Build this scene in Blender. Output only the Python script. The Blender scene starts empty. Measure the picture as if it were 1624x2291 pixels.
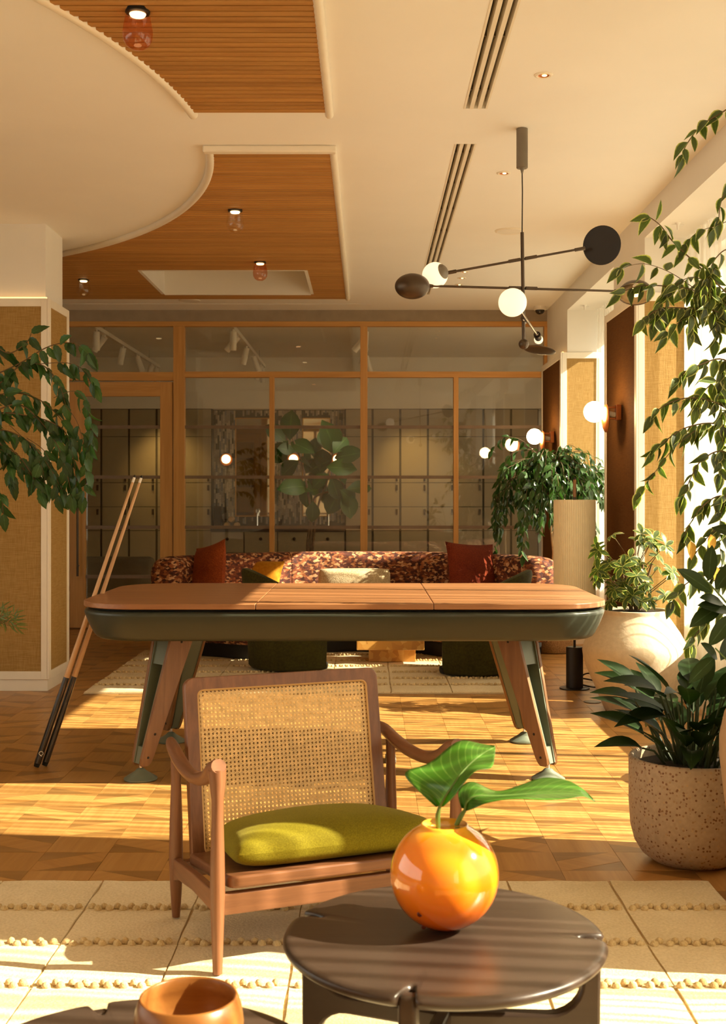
import bpy, bmesh, math, random
from mathutils import Vector, Matrix

random.seed(7)
S = bpy.context.scene
COL = S.collection
PI = math.pi

# ------------------------------------------------------------------ camera
cam_d = bpy.data.cameras.new('camera')
cam = bpy.data.objects.new('camera', cam_d)
COL.objects.link(cam)
cam.location = (0, 0, 1.25)
cam.rotation_euler = (PI / 2, 0, 0)
cam_d.sensor_fit = 'VERTICAL'
cam_d.sensor_height = 36.0
cam_d.lens = 36.0 * 2700 / 2291
cam_d.shift_x = -10 / 2291
cam_d.shift_y = -33.5 / 2291
cam_d.clip_end = 200
cam_d.dof.use_dof = True
cam_d.dof.focus_distance = 5.2
cam_d.dof.aperture_fstop = 8.0
S.camera = cam

# ------------------------------------------------------------------ light and exposure
S.view_settings.view_transform = 'Standard'
S.view_settings.look = 'None'
S.view_settings.exposure = 0.2
S.view_settings.gamma = 1.0
S.view_settings.use_curve_mapping = False
S.cycles.use_denoising = True
S.cycles.max_bounces = 12
S.cycles.diffuse_bounces = 6
S.cycles.transparent_max_bounces = 24
S.cycles.transmission_bounces = 8
S.cycles.caustics_reflective = False
S.cycles.caustics_refractive = False
S.cycles.sample_clamp_indirect = 6.0

w = bpy.data.worlds.new('sky')
S.world = w
w.use_nodes = True
bg = w.node_tree.nodes['Background']
bg.inputs['Color'].default_value = (1.0, 0.94, 0.78, 1)
bg.inputs['Strength'].default_value = 2.15

SUN_TAN = 0.68
sun_d = bpy.data.lights.new('sun', 'SUN')
sun_d.energy = 32.0
sun_d.angle = math.radians(0.45)
sun_d.color = (1.0, 0.89, 0.68)
sun = bpy.data.objects.new('sun', sun_d)
COL.objects.link(sun)
sun.location = (9, 4, 8)
sun.rotation_euler = Vector((-1, 0.125, -SUN_TAN * 1.008)).to_track_quat('-Z', 'Y').to_euler()


# ------------------------------------------------------------------ helpers
def at(px, py, Y):
    """a world point at depth Y, measured off the photograph"""
    return Vector(((px - 822) * Y / 2700, Y, 1.25 - (py - 1112) * Y / 2700))


class MB:
    def __init__(self):
        self.v = []
        self.f = []
        self.mi = []
        self.cur = 0

    def add(self, vs, fs):
        o = len(self.v)
        self.v += [tuple(p) for p in vs]
        self.f += [tuple(i + o for i in f) for f in fs]
        self.mi += [self.cur] * len(fs)
        return self

    def box(self, x0, x1, y0, y1, z0, z1):
        vs = [(x0, y0, z0), (x1, y0, z0), (x1, y1, z0), (x0, y1, z0), (x0, y0, z1), (x1, y0, z1), (x1, y1, z1), (x0, y1, z1)]
        return self.add(vs, [(3, 2, 1, 0), (4, 5, 6, 7), (0, 1, 5, 4), (1, 2, 6, 5), (2, 3, 7, 6), (3, 0, 4, 7)])

    def obox(self, M, sx, sy, sz):
        vs = [M @ Vector((x * sx / 2, y * sy / 2, z * sz / 2)) for z in (-1, 1) for x, y in ((-1, -1), (1, -1), (1, 1), (-1, 1))]
        return self.add(vs, [(3, 2, 1, 0), (4, 5, 6, 7), (0, 1, 5, 4), (1, 2, 6, 5), (2, 3, 7, 6), (3, 0, 4, 7)])

    def prism(self, poly, fn, lo, hi):
        """poly: 2D points, fn(a, b, t) -> 3D"""
        n = len(poly)
        vs = [fn(a, b, lo) for a, b in poly] + [fn(a, b, hi) for a, b in poly]
        fs = [tuple(range(n))[::-1], tuple(range(n, 2 * n))]
        fs += [(i, (i + 1) % n, n + (i + 1) % n, n + i) for i in range(n)]
        return self.add(vs, fs)

    def loft(self, rings, caps=True, closed=True):
        n = len(rings[0])
        vs = [p for r in rings for p in r]
        fs = []
        for k in range(len(rings) - 1):
            for i in range(n if closed else n - 1):
                j = (i + 1) % n
                fs.append((k * n + i, k * n + j, (k + 1) * n + j, (k + 1) * n + i))
        if caps:
            fs.append(tuple(range(n))[::-1])
            fs.append(tuple(range((len(rings) - 1) * n, len(rings) * n)))
        return self.add(vs, fs)

    def tube(self, pts, rad, n=8, caps=True, flat=1.0):
        pts = [Vector(p) for p in pts]
        if not hasattr(rad, '__len__'):
            rad = [rad] * len(pts)
        rings = []
        ref = None
        for i, p in enumerate(pts):
            t = (pts[min(i + 1, len(pts) - 1)] - pts[max(i - 1, 0)]).normalized()
            if ref is None:
                ref = Vector((0, 0, 1)) if abs(t.z) < 0.9 else Vector((1, 0, 0))
            a = t.cross(ref).normalized()
            b = a.cross(t).normalized()
            ref = b
            rings.append([p + (a * math.cos(2 * PI * k / n) + b * (math.sin(2 * PI * k / n) * flat)) * rad[i] for k in range(n)])
        return self.loft(rings, caps)

    def lathe(self, prof, n=32, c=(0, 0, 0), caps=True):
        rings = [[(c[0] + r * math.cos(2 * PI * k / n), c[1] + r * math.sin(2 * PI * k / n), c[2] + z) for k in range(n)] for r, z in prof]
        return self.loft(rings, caps)

    def cyl(self, p, q, r, n=16):
        return self.tube([p, q], r, n)

    def ell(self, c, r, nu=20, nv=12, M=None):
        c = Vector(c)
        if not hasattr(r, '__len__'):
            r = (r, r, r)
        rings = []
        for i in range(nv + 1):
            th = -PI / 2 + PI * (0.02 + 0.96 * i / nv)
            ring = []
            for k in range(nu):
                p = Vector((r[0] * math.cos(th) * math.cos(2 * PI * k / nu), r[1] * math.cos(th) * math.sin(2 * PI * k / nu), r[2] * math.sin(th)))
                ring.append(c + (M @ p if M else p))
            rings.append(ring)
        return self.loft(rings)

    def sheet(self, rows):
        n = len(rows[0])
        vs = [p for r in rows for p in r]
        fs = [(k * n + i, k * n + i + 1, (k + 1) * n + i + 1, (k + 1) * n + i) for k in range(len(rows) - 1) for i in range(n - 1)]
        return self.add(vs, fs)

    def mesh(self, name, mats, off=Vector((0, 0, 0)), smooth=35):
        me = bpy.data.meshes.new(name)
        me.from_pydata([(a - off[0], b - off[1], c - off[2]) for a, b, c in self.v], [], self.f)
        if not isinstance(mats, (list, tuple)):
            mats = [mats]
        for m in mats:
            me.materials.append(m)
        if any(self.mi):
            me.polygons.foreach_set('material_index', self.mi)
        bm = bmesh.new()
        bm.from_mesh(me)
        bmesh.ops.recalc_face_normals(bm, faces=bm.faces)
        bm.to_mesh(me)
        bm.free()
        if smooth:
            me.polygons.foreach_set('use_smooth', [True] * len(me.polygons))
            me.set_sharp_from_angle(angle=math.radians(smooth))
        me.update()
        return me

    def build(self, name, mats, parent=None, smooth=35, bevel=0, solid=0, sub=0, local=False):
        if parent is not None:
            off = Vector((0, 0, 0))
            if not local:
                p = parent
                while p is not None:
                    off += p.location
                    p = p.parent
            loc = Vector((0, 0, 0))
        else:
            xs, ys, zs = zip(*self.v)
            off = Vector(((min(xs) + max(xs)) / 2, (min(ys) + max(ys)) / 2, min(zs)))
            loc = off
        o = bpy.data.objects.new(name, self.mesh(name, mats, off, smooth))
        COL.objects.link(o)
        o.location = loc
        if parent is not None:
            o.parent = parent
        if solid:
            m = o.modifiers.new('thickness', 'SOLIDIFY')
            m.thickness = solid
            m.offset = 0
        if bevel:
            m = o.modifiers.new('bevel', 'BEVEL')
            m.width = bevel
            m.segments = 2
            m.limit_method = 'ANGLE'
            m.angle_limit = math.radians(40)
        if sub:
            m = o.modifiers.new('sub', 'SUBSURF')
            m.levels = sub
            m.render_levels = sub
        return o


def tag(o, label, cat=None, group=None, kind=None):
    if label:
        o['label'] = label
    if cat:
        o['category'] = cat
    if group:
        o['group'] = group
    if kind:
        o['kind'] = kind
    return o


def thing(name, loc, label=None, cat=None, group=None, rz=0, kind=None):
    o = bpy.data.objects.new(name, None)
    o.empty_display_size = 0.1
    COL.objects.link(o)
    o.location = Vector(loc)
    o.rotation_euler = (0, 0, rz)
    return tag(o, label, cat, group, kind)


def inst(me, name, M, parent):
    """one more object sharing a mesh; M is in world space, parent is an unrotated Empty"""
    o = bpy.data.objects.new(name, me)
    COL.objects.link(o)
    if parent is not None:
        o.parent = parent
        off = Vector((0, 0, 0))
        p = parent
        while p is not None:
            off += p.location
            p = p.parent
        o.matrix_basis = Matrix.Translation(-off) @ M
    else:
        o.matrix_basis = M
    return o


def copy_tree(o, parent=None):
    c = o.copy()
    COL.objects.link(c)
    if parent is not None:
        c.parent = parent
    for ch in list(o.children):
        copy_tree(ch, c)
    return c


def frame(p, d, up=(0, 0, 1), s=1.0):
    """matrix with local Y along d, local Z near up, origin p"""
    y = Vector(d).normalized()
    u = Vector(up)
    x = y.cross(u)
    if x.length < 1e-4:
        x = y.cross(Vector((1, 0, 0)))
    x.normalize()
    z = x.cross(y)
    m = Matrix((x, y, z)).transposed().to_4x4()
    return Matrix.Translation(Vector(p)) @ m @ Matrix.Diagonal((s, s, s, 1)) if not hasattr(s, '__len__') else Matrix.Translation(Vector(p)) @ m @ Matrix.Diagonal((s[0], s[1], s[2], 1))


def catmull(pts, n=6):
    pts = [Vector(p) for p in pts]
    out = []
    for i in range(len(pts) - 1):
        p0, p1, p2, p3 = pts[max(i - 1, 0)], pts[i], pts[i + 1], pts[min(i + 2, len(pts) - 1)]
        for k in range(n):
            t = k / n
            out.append(0.5 * ((2 * p1) + (p2 - p0) * t + (2 * p0 - 5 * p1 + 4 * p2 - p3) * t * t + (3 * p1 - p0 - 3 * p2 + p3) * t ** 3))
    out.append(pts[-1])
    return out


def lerp_list(vals, n):
    out = []
    for k in range(n):
        t = k / (n - 1) * (len(vals) - 1)
        i = min(int(t), len(vals) - 2)
        out.append(vals[i] + (vals[i + 1] - vals[i]) * (t - i))
    return out


def rrect(hx, hy, r, n=8):
    """rounded rectangle outline"""
    out = []
    for cx, cy, a0 in ((hx - r, hy - r, 0), (-hx + r, hy - r, PI / 2), (-hx + r, -hy + r, PI), (hx - r, -hy + r, 3 * PI / 2)):
        for k in range(n + 1):
            a = a0 + PI / 2 * k / n
            out.append((cx + r * math.cos(a), cy + r * math.sin(a)))
    return out


# ------------------------------------------------------------------ materials
def new_mat(name):
    m = bpy.data.materials.new(name)
    m.use_nodes = True
    nt = m.node_tree
    b = nt.nodes['Principled BSDF']
    return m, nt, b


def N(nt, kind, **kw):
    n = nt.nodes.new(kind)
    for k, v in kw.items():
        if k.startswith('i_'):
            n.inputs[k[2:].replace('_', ' ')].default_value = v
        else:
            setattr(n, k, v)
    return n


def rgba(c):
    return (c[0], c[1], c[2], 1)


def ramp(nt, stops, interp='LINEAR'):
    r = nt.nodes.new('ShaderNodeValToRGB')
    cr = r.color_ramp
    cr.interpolation = interp
    while len(cr.elements) < len(stops):
        cr.elements.new(0.5)
    for e, (p, c) in zip(cr.elements, stops):
        e.position = p
        e.color = rgba(c)
    return r


def plain(name, c, rough=0.5, metal=0.0, spec=0.5, coat=0.0, emit=None, es=0.0, sheen=0.0, var=0.08, vs=12.0, bump=0.0):
    m, nt, b = new_mat(name)
    b.inputs['Roughness'].default_value = rough
    b.inputs['Metallic'].default_value = metal
    b.inputs['Specular IOR Level'].default_value = spec
    b.inputs['Coat Weight'].default_value = coat
    b.inputs['Sheen Weight'].default_value = sheen
    if emit:
        b.inputs['Emission Color'].default_value = rgba(emit)
        b.inputs['Emission Strength'].default_value = es
    tc = N(nt, 'ShaderNodeTexCoord')
    no = N(nt, 'ShaderNodeTexNoise', i_Scale=vs, i_Detail=4.0)
    nt.links.new(tc.outputs['Object'], no.inputs['Vector'])
    r = ramp(nt, [(0.3, [x * (1 - var) for x in c]), (0.7, [min(1, x * (1 + var)) for x in c])])
    nt.links.new(no.outputs['Fac'], r.inputs['Fac'])
    nt.links.new(r.outputs['Color'], b.inputs['Base Color'])
    if bump:
        bp = N(nt, 'ShaderNodeBump', i_Strength=bump, i_Distance=0.01)
        nt.links.new(no.outputs['Fac'], bp.inputs['Height'])
        nt.links.new(bp.outputs['Normal'], b.inputs['Normal'])
    return m


def wood(name, c1, c2, axis='X', rough=0.45, fine=1.0, spec=0.4, world=False, rot=0.0, rnd=0.0):
    """grain stretched along an axis"""
    m, nt, b = new_mat(name)
    if world:
        src = N(nt, 'ShaderNodeNewGeometry').outputs['Position']
    else:
        src = N(nt, 'ShaderNodeTexCoord').outputs['Object']
    mp = N(nt, 'ShaderNodeMapping')
    sc = {'X': (1.2, 26, 26), 'Y': (26, 1.2, 26), 'Z': (26, 26, 1.2)}[axis]
    mp.inputs['Scale'].default_value = [s * fine for s in sc]
    if rot:
        mr = N(nt, 'ShaderNodeMapping')
        mr.inputs['Rotation'].default_value = (0, 0, rot)
        nt.links.new(src, mr.inputs['Vector'])
        nt.links.new(mr.outputs['Vector'], mp.inputs['Vector'])
    else:
        nt.links.new(src, mp.inputs['Vector'])
    n1 = N(nt, 'ShaderNodeTexNoise', i_Scale=1.0, i_Detail=6.0, i_Roughness=0.65, i_Distortion=0.6)
    nt.links.new(mp.outputs['Vector'], n1.inputs['Vector'])
    r = ramp(nt, [(0.30, c2), (0.5, [(a + d) / 2 for a, d in zip(c1, c2)]), (0.68, c1)])
    nt.links.new(n1.outputs['Fac'], r.inputs['Fac'])
    out = r.outputs['Color']
    if rnd:
        oi = N(nt, 'ShaderNodeObjectInfo')
        mr2 = N(nt, 'ShaderNodeMapRange')
        mr2.inputs['To Min'].default_value = 1 - rnd
        mr2.inputs['To Max'].default_value = 1 + rnd
        nt.links.new(oi.outputs['Random'], mr2.inputs['Value'])
        hs = N(nt, 'ShaderNodeHueSaturation')
        nt.links.new(mr2.outputs['Result'], hs.inputs['Value'])
        nt.links.new(out, hs.inputs['Color'])
        out = hs.outputs['Color']
    nt.links.new(out, b.inputs['Base Color'])
    b.inputs['Roughness'].default_value = rough
    b.inputs['Specular IOR Level'].default_value = spec
    bp = N(nt, 'ShaderNodeBump', i_Strength=0.12, i_Distance=0.004)
    nt.links.new(n1.outputs['Fac'], bp.inputs['Height'])
    nt.links.new(bp.outputs['Normal'], b.inputs['Normal'])
    return m


def linen(name, c1, c2, k=1.0):
    """woven wall cloth: two crossed thread noises"""
    m, nt, b = new_mat(name)
    tc = N(nt, 'ShaderNodeTexCoord')
    outs = []
    for sc in ((14, 14, 420), (420, 420, 14)):
        mp = N(nt, 'ShaderNodeMapping')
        mp.inputs['Scale'].default_value = [s * k for s in sc]
        nt.links.new(tc.outputs['Object'], mp.inputs['Vector'])
        no = N(nt, 'ShaderNodeTexNoise', i_Scale=1.0, i_Detail=3.0)
        nt.links.new(mp.outputs['Vector'], no.inputs['Vector'])
        outs.append(no.outputs['Fac'])
    mx = N(nt, 'ShaderNodeMath', operation='ADD')
    nt.links.new(outs[0], mx.inputs[0])
    nt.links.new(outs[1], mx.inputs[1])
    r = ramp(nt, [(0.38, c2), (0.62, c1)])
    hf = N(nt, 'ShaderNodeMath', operation='MULTIPLY')
    hf.inputs[1].default_value = 0.5
    nt.links.new(mx.outputs[0], hf.inputs[0])
    nt.links.new(hf.outputs[0], r.inputs['Fac'])
    nt.links.new(r.outputs['Color'], b.inputs['Base Color'])
    b.inputs['Roughness'].default_value = 0.9
    b.inputs['Specular IOR Level'].default_value = 0.1
    bp = N(nt, 'ShaderNodeBump', i_Strength=0.4, i_Distance=0.003)
    nt.links.new(hf.outputs[0], bp.inputs['Height'])
    nt.links.new(bp.outputs['Normal'], b.inputs['Normal'])
    return m


def thin_glass(name, tint, refl=1.0, ior=1.45, rough=0.0, edge=0.9):
    """flat pane or blown shell: clear, with Fresnel mirror"""
    m, nt, b = new_mat(name)
    nt.nodes.remove(b)
    out = nt.nodes['Material Output']
    tr = N(nt, 'ShaderNodeBsdfTransparent', i_Color=rgba(tint))
    gl = N(nt, 'ShaderNodeBsdfGlossy', i_Roughness=rough)
    gl.inputs['Color'].default_value = (refl, refl, refl, 1)
    lw = N(nt, 'ShaderNodeLayerWeight')
    pw = N(nt, 'ShaderNodeMath', operation='POWER')
    pw.inputs[1].default_value = 5.0
    nt.links.new(lw.outputs['Facing'], pw.inputs[0])
    f0 = ((ior - 1) / (ior + 1)) ** 2 * 1.4
    fr = N(nt, 'ShaderNodeMath', operation='MULTIPLY_ADD')
    fr.inputs[1].default_value = edge - f0
    fr.inputs[2].default_value = f0
    nt.links.new(pw.outputs[0], fr.inputs[0])
    mx = N(nt, 'ShaderNodeMixShader')
    nt.links.new(fr.outputs[0], mx.inputs['Fac'])
    nt.links.new(tr.outputs[0], mx.inputs[1])
    nt.links.new(gl.outputs[0], mx.inputs[2])
    nt.links.new(mx.outputs[0], out.inputs['Surface'])
    return m


def sheer(name, c, clear, trans):
    m, nt, b = new_mat(name)
    nt.nodes.remove(b)
    out = nt.nodes['Material Output']
    t = N(nt, 'ShaderNodeBsdfTransparent', i_Color=rgba(c))
    l = N(nt, 'ShaderNodeBsdfTranslucent', i_Color=rgba(c))
    d = N(nt, 'ShaderNodeBsdfDiffuse', i_Color=rgba(c))
    m1 = N(nt, 'ShaderNodeMixShader')
    m1.inputs['Fac'].default_value = trans
    nt.links.new(d.outputs[0], m1.inputs[1])
    nt.links.new(l.outputs[0], m1.inputs[2])
    m2 = N(nt, 'ShaderNodeMixShader')
    m2.inputs['Fac'].default_value = clear
    nt.links.new(m1.outputs[0], m2.inputs[1])
    nt.links.new(t.outputs[0], m2.inputs[2])
    nt.links.new(m2.outputs[0], out.inputs['Surface'])
    return m


def leaf_mat(name, c, edge=None, rough=0.32, trans=0.3, wide=False, rnd=0.25, gloss=0.5):
    """leaf skin: mid tone, pale midrib (attribute rim = 0) and an optional pale margin (rim = 1)"""
    m, nt, b = new_mat(name)
    out = nt.nodes['Material Output']
    oi = N(nt, 'ShaderNodeObjectInfo')
    mr = N(nt, 'ShaderNodeMapRange')
    mr.inputs['To Min'].default_value = 1 - rnd
    mr.inputs['To Max'].default_value = 1 + rnd
    nt.links.new(oi.outputs['Random'], mr.inputs['Value'])
    at_ = N(nt, 'ShaderNodeAttribute', attribute_name='rim')
    tc = N(nt, 'ShaderNodeTexCoord')
    no = N(nt, 'ShaderNodeTexNoise', i_Scale=4.0, i_Detail=3.0)
    nt.links.new(tc.outputs['Object'], no.inputs['Vector'])
    ad = N(nt, 'ShaderNodeMath', operation='MULTIPLY_ADD')
    ad.inputs[1].default_value = 0.35
    nt.links.new(no.outputs['Fac'], ad.inputs[0])
    sb = N(nt, 'ShaderNodeMath', operation='SUBTRACT')
    sb.inputs[1].default_value = 0.17
    nt.links.new(at_.outputs['Fac'], sb.inputs[0])
    nt.links.new(sb.outputs[0], ad.inputs[2])
    mid = [min(1, x * 1.7 + 0.02) for x in c]
    stops = [(0.0, mid), (0.10, c), (0.62, c)]
    stops += [(0.70 if wide else 0.84, c), (0.92 if wide else 1.0, edge)] if edge else [(1.0, [x * 0.85 for x in c])]
    r = ramp(nt, stops)
    nt.links.new(ad.outputs[0], r.inputs['Fac'])
    hs = N(nt, 'ShaderNodeHueSaturation')
    nt.links.new(mr.outputs['Result'], hs.inputs['Value'])
    nt.links.new(r.outputs['Color'], hs.inputs['Color'])
    nt.links.new(hs.outputs['Color'], b.inputs['Base Color'])
    b.inputs['Roughness'].default_value = rough
    b.inputs['Specular IOR Level'].default_value = gloss
    tl = N(nt, 'ShaderNodeBsdfTranslucent')
    g = N(nt, 'ShaderNodeMixRGB', blend_type='MULTIPLY')
    g.inputs['Fac'].default_value = 1
    g.inputs['Color2'].default_value = (1.6, 2.0, 0.8, 1)
    nt.links.new(hs.outputs['Color'], g.inputs['Color1'])
    nt.links.new(g.outputs['Color'], tl.inputs['Color'])
    mx = N(nt, 'ShaderNodeMixShader')
    mx.inputs['Fac'].default_value = trans
    nt.links.new(b.outputs[0], mx.inputs[1])
    nt.links.new(tl.outputs[0], mx.inputs[2])
    nt.links.new(mx.outputs[0], out.inputs['Surface'])
    return m


def glow(name, c, s):
    m, nt, b = new_mat(name)
    b.inputs['Base Color'].default_value = rgba(c)
    b.inputs['Emission Color'].default_value = rgba(c)
    b.inputs['Emission Strength'].default_value = s
    return m


def cells(name, cols, scale, rough=0.8, stretch=(1, 1, 1), metric='MANHATTAN', bump=0.0, sheen=0.0, base=None, thr=None):
    """Voronoi cells, each with one colour of the list"""
    m, nt, b = new_mat(name)
    tc = N(nt, 'ShaderNodeTexCoord')
    mp = N(nt, 'ShaderNodeMapping')
    mp.inputs['Scale'].default_value = stretch
    mp.inputs['Rotation'].default_value = (0.5, 0.6, 0.4)
    nt.links.new(tc.outputs['Object'], mp.inputs['Vector'])
    vo = N(nt, 'ShaderNodeTexVoronoi', i_Scale=scale)
    vo.distance = metric
    nt.links.new(mp.outputs['Vector'], vo.inputs['Vector'])
    sx = N(nt, 'ShaderNodeSeparateXYZ')
    nt.links.new(vo.outputs['Color'], sx.inputs[0])
    k = len(cols)
    r = ramp(nt, [(i / k, c) for i, c in enumerate(cols)], 'CONSTANT')
    nt.links.new(sx.outputs['X'], r.inputs['Fac'])
    nt.links.new(r.outputs['Color'], b.inputs['Base Color'])
    b.inputs['Roughness'].default_value = rough
    b.inputs['Sheen Weight'].default_value = sheen
    if bump:
        bp = N(nt, 'ShaderNodeBump', i_Strength=bump, i_Distance=0.004)
        nt.links.new(vo.outputs['Distance'], bp.inputs['Height'])
        nt.links.new(bp.outputs['Normal'], b.inputs['Normal'])
    return m


def fabric(name, c1, c2, scale=300.0, rough=0.95, bump=0.5, sheen=0.3):
    m, nt, b = new_mat(name)
    tc = N(nt, 'ShaderNodeTexCoord')
    no = N(nt, 'ShaderNodeTexNoise', i_Scale=scale, i_Detail=3.0)
    n2 = N(nt, 'ShaderNodeTexNoise', i_Scale=5.0, i_Detail=3.0)
    nt.links.new(tc.outputs['Object'], no.inputs['Vector'])
    nt.links.new(tc.outputs['Object'], n2.inputs['Vector'])
    ad = N(nt, 'ShaderNodeMath', operation='MULTIPLY_ADD')
    ad.inputs[1].default_value = 0.4
    nt.links.new(n2.outputs['Fac'], ad.inputs[0])
    ml = N(nt, 'ShaderNodeMath', operation='MULTIPLY')
    ml.inputs[1].default_value = 0.6
    nt.links.new(no.outputs['Fac'], ml.inputs[0])
    nt.links.new(ml.outputs[0], ad.inputs[2])
    r = ramp(nt, [(0.38, c2), (0.62, c1)])
    nt.links.new(ad.outputs[0], r.inputs['Fac'])
    nt.links.new(r.outputs['Color'], b.inputs['Base Color'])
    b.inputs['Roughness'].default_value = rough
    b.inputs['Specular IOR Level'].default_value = 0.15
    b.inputs['Sheen Weight'].default_value = sheen
    b.inputs['Sheen Roughness'].default_value = 0.4
    b.inputs['Sheen Tint'].default_value = rgba([min(1, x * 2 + 0.1) for x in c1])
    bp = N(nt, 'ShaderNodeBump', i_Strength=bump, i_Distance=0.003)
    nt.links.new(no.outputs['Fac'], bp.inputs['Height'])
    nt.links.new(bp.outputs['Normal'], b.inputs['Normal'])
    return m


M = {}
M['plaster'] = plain('plaster', (0.80, 0.77, 0.70), 0.85, spec=0.2, var=0.02, vs=3)
M['ceiling'] = plain('ceiling_paint', (0.88, 0.87, 0.83), 0.9, spec=0.15, var=0.015, vs=2)
M['trim'] = plain('trim_paint', (0.82, 0.76, 0.64), 0.5, var=0.02)
M['header'] = plain('header_dark', (0.30, 0.24, 0.17), 0.7)  # even grey-brown tone, darker than the plaster beside it
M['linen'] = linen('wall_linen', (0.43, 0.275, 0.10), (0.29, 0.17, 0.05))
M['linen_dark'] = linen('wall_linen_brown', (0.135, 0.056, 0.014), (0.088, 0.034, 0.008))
M['slat'] = wood('oak_slat', (0.50, 0.26, 0.075), (0.36, 0.165, 0.04), 'X', 0.5, rnd=0.10)
M['slat_back'] = plain('slat_backing', (0.045, 0.022, 0.008), 0.9)
M['oak'] = wood('oak_frame', (0.62, 0.34, 0.11), (0.48, 0.24, 0.065), 'Z', 0.45)
M['oak_h'] = wood('oak_rail', (0.62, 0.34, 0.11), (0.48, 0.24, 0.065), 'X', 0.45)
M['muntin'] = plain('muntin_bronze', (0.19, 0.13, 0.085), 0.5)
M['pane'] = thin_glass('partition_glass', (0.90, 0.89, 0.80), 0.9, 1.55)
M['window_glass'] = thin_glass('window_glass', (0.97, 0.98, 0.97), 0.8)
M['black'] = plain('black_metal', (0.020, 0.015, 0.012), 0.45, 0.3)
M['bronze'] = plain('dark_bronze', (0.09, 0.065, 0.045), 0.38, 0.75)
M['grey_metal'] = plain('grey_brown_metal', (0.20, 0.17, 0.13), 0.5, 0.4)
M['chrome'] = plain('steel', (0.6, 0.58, 0.55), 0.2, 1.0)
M['copper'] = plain('copper', (0.50, 0.17, 0.05), 0.35, 0.7)
M['white'] = plain('white_paint', (0.80, 0.77, 0.70), 0.5, var=0.02)
M['walnut'] = wood('walnut', (0.235, 0.098, 0.042), (0.135, 0.052, 0.022), 'Z', 0.38, 1.6)
M['walnut_x'] = wood('walnut_cross', (0.235, 0.098, 0.042), (0.135, 0.052, 0.022), 'X', 0.38, 1.6)
M['walnut_y'] = wood('walnut_long', (0.235, 0.098, 0.042), (0.135, 0.052, 0.022), 'Y', 0.38, 1.6)
M['table_wood'] = wood('table_walnut', (0.36, 0.165, 0.065), (0.235, 0.095, 0.035), 'X', 0.36, 1.3, 0.5)
M['leg_wood'] = wood('leg_walnut', (0.24, 0.12, 0.048), (0.16, 0.072, 0.027), 'Z', 0.4, 1.2)
M['green'] = plain('green_lacquer', (0.038, 0.045, 0.032), 0.34, 0.0, 0.4, var=0.02)
M['green_leg'] = plain('green_leg_lacquer', (0.15, 0.175, 0.13), 0.4, 0.1, 0.5, var=0.02)
M['joint'] = plain('floor_joint', (0.50, 0.33, 0.15), 0.8)
M['gap'] = plain('dark_gap', (0.012, 0.01, 0.008), 0.9)
M['cane'] = plain('cane', (0.80, 0.56, 0.26), 0.5, var=0.18, vs=60)
M['cane_edge'] = plain('cane_spline', (0.58, 0.35, 0.14), 0.5)
M['velvet'] = fabric('olive_velvet', (0.20, 0.165, 0.008), (0.135, 0.11, 0.004), 260, 0.8, 0.15, 0.25)
M['velvet_dark'] = fabric('moss_velvet', (0.050, 0.045, 0.009), (0.026, 0.022, 0.005), 60, 0.85, 0.15, 0.3)
M['table_dark'] = wood('dark_stained_wood', (0.050, 0.032, 0.022), (0.036, 0.023, 0.016), 'X', 0.32, 0.7, 0.35)
M['bowl'] = wood('bowl_acacia', (0.32, 0.13, 0.03), (0.18, 0.06, 0.012), 'X', 0.32, 0.5)
M['rug'] = fabric('wool_rug', (0.78, 0.65, 0.42), (0.64, 0.52, 0.31), 120, 1.0, 0.9, 0.1)
M['rug_knot'] = fabric('wool_knot', (0.70, 0.54, 0.30), (0.50, 0.36, 0.17), 200, 1.0, 0.9, 0.1)
M['rug_seam'] = fabric('wool_seam', (0.62, 0.49, 0.29), (0.50, 0.38, 0.21), 200, 1.0, 0.6, 0.0)
M['sofa'] = cells('sofa_print', [(0.045, 0.010, 0.005), (0.17, 0.042, 0.013), (0.085, 0.018, 0.007), (0.28, 0.085, 0.025), (0.06, 0.012, 0.006), (0.40, 0.17, 0.065), (0.13, 0.03, 0.010), (0.56, 0.31, 0.15)], 38, 0.85, (1, 1.0, 1.7), 'CHEBYCHEV')
M['rust'] = fabric('rust_chenille', (0.33, 0.075, 0.016), (0.15, 0.024, 0.006), 150, 1.0, 0.9, 0.2)
M['maroon'] = fabric('dark_red_chenille', (0.17, 0.030, 0.010), (0.085, 0.012, 0.005), 150, 1.0, 0.9, 0.1)
M['mustard'] = fabric('mustard_velvet', (0.52, 0.23, 0.015), (0.40, 0.16, 0.008), 40, 0.8, 0.1, 0.3)
M['boucle'] = fabric('beige_boucle', (0.62, 0.50, 0.32), (0.36, 0.27, 0.15), 110, 1.0, 1.0, 0.1)
M['burl'] = cells('burl_veneer', [(0.62, 0.33, 0.08), (0.55, 0.27, 0.06), (0.66, 0.38, 0.11), (0.48, 0.22, 0.05)], 22, 0.3, metric='EUCLIDEAN')
M['stone'] = plain('limestone', (0.56, 0.46, 0.32), 0.75, var=0.07, vs=40, bump=0.15)
M['terracotta'] = plain('sand_ceramic', (0.46, 0.30, 0.17), 0.7, var=0.05, vs=30, bump=0.1)
M['soil'] = plain('soil', (0.028, 0.018, 0.011), 1.0, var=0.5, vs=60, bump=1.0)
M['bark'] = plain('bark', (0.16, 0.10, 0.055), 0.85, var=0.25, vs=40, bump=0.4)
M['bark_pale'] = plain('pale_bark', (0.40, 0.27, 0.13), 0.8, var=0.2, vs=40, bump=0.3)
M['twig'] = plain('twig', (0.12, 0.075, 0.03), 0.8)
M['dark_stem'] = plain('dark_stem', (0.035, 0.055, 0.015), 0.6)
M['stem'] = plain('green_stem', (0.10, 0.17, 0.03), 0.5)
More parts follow.
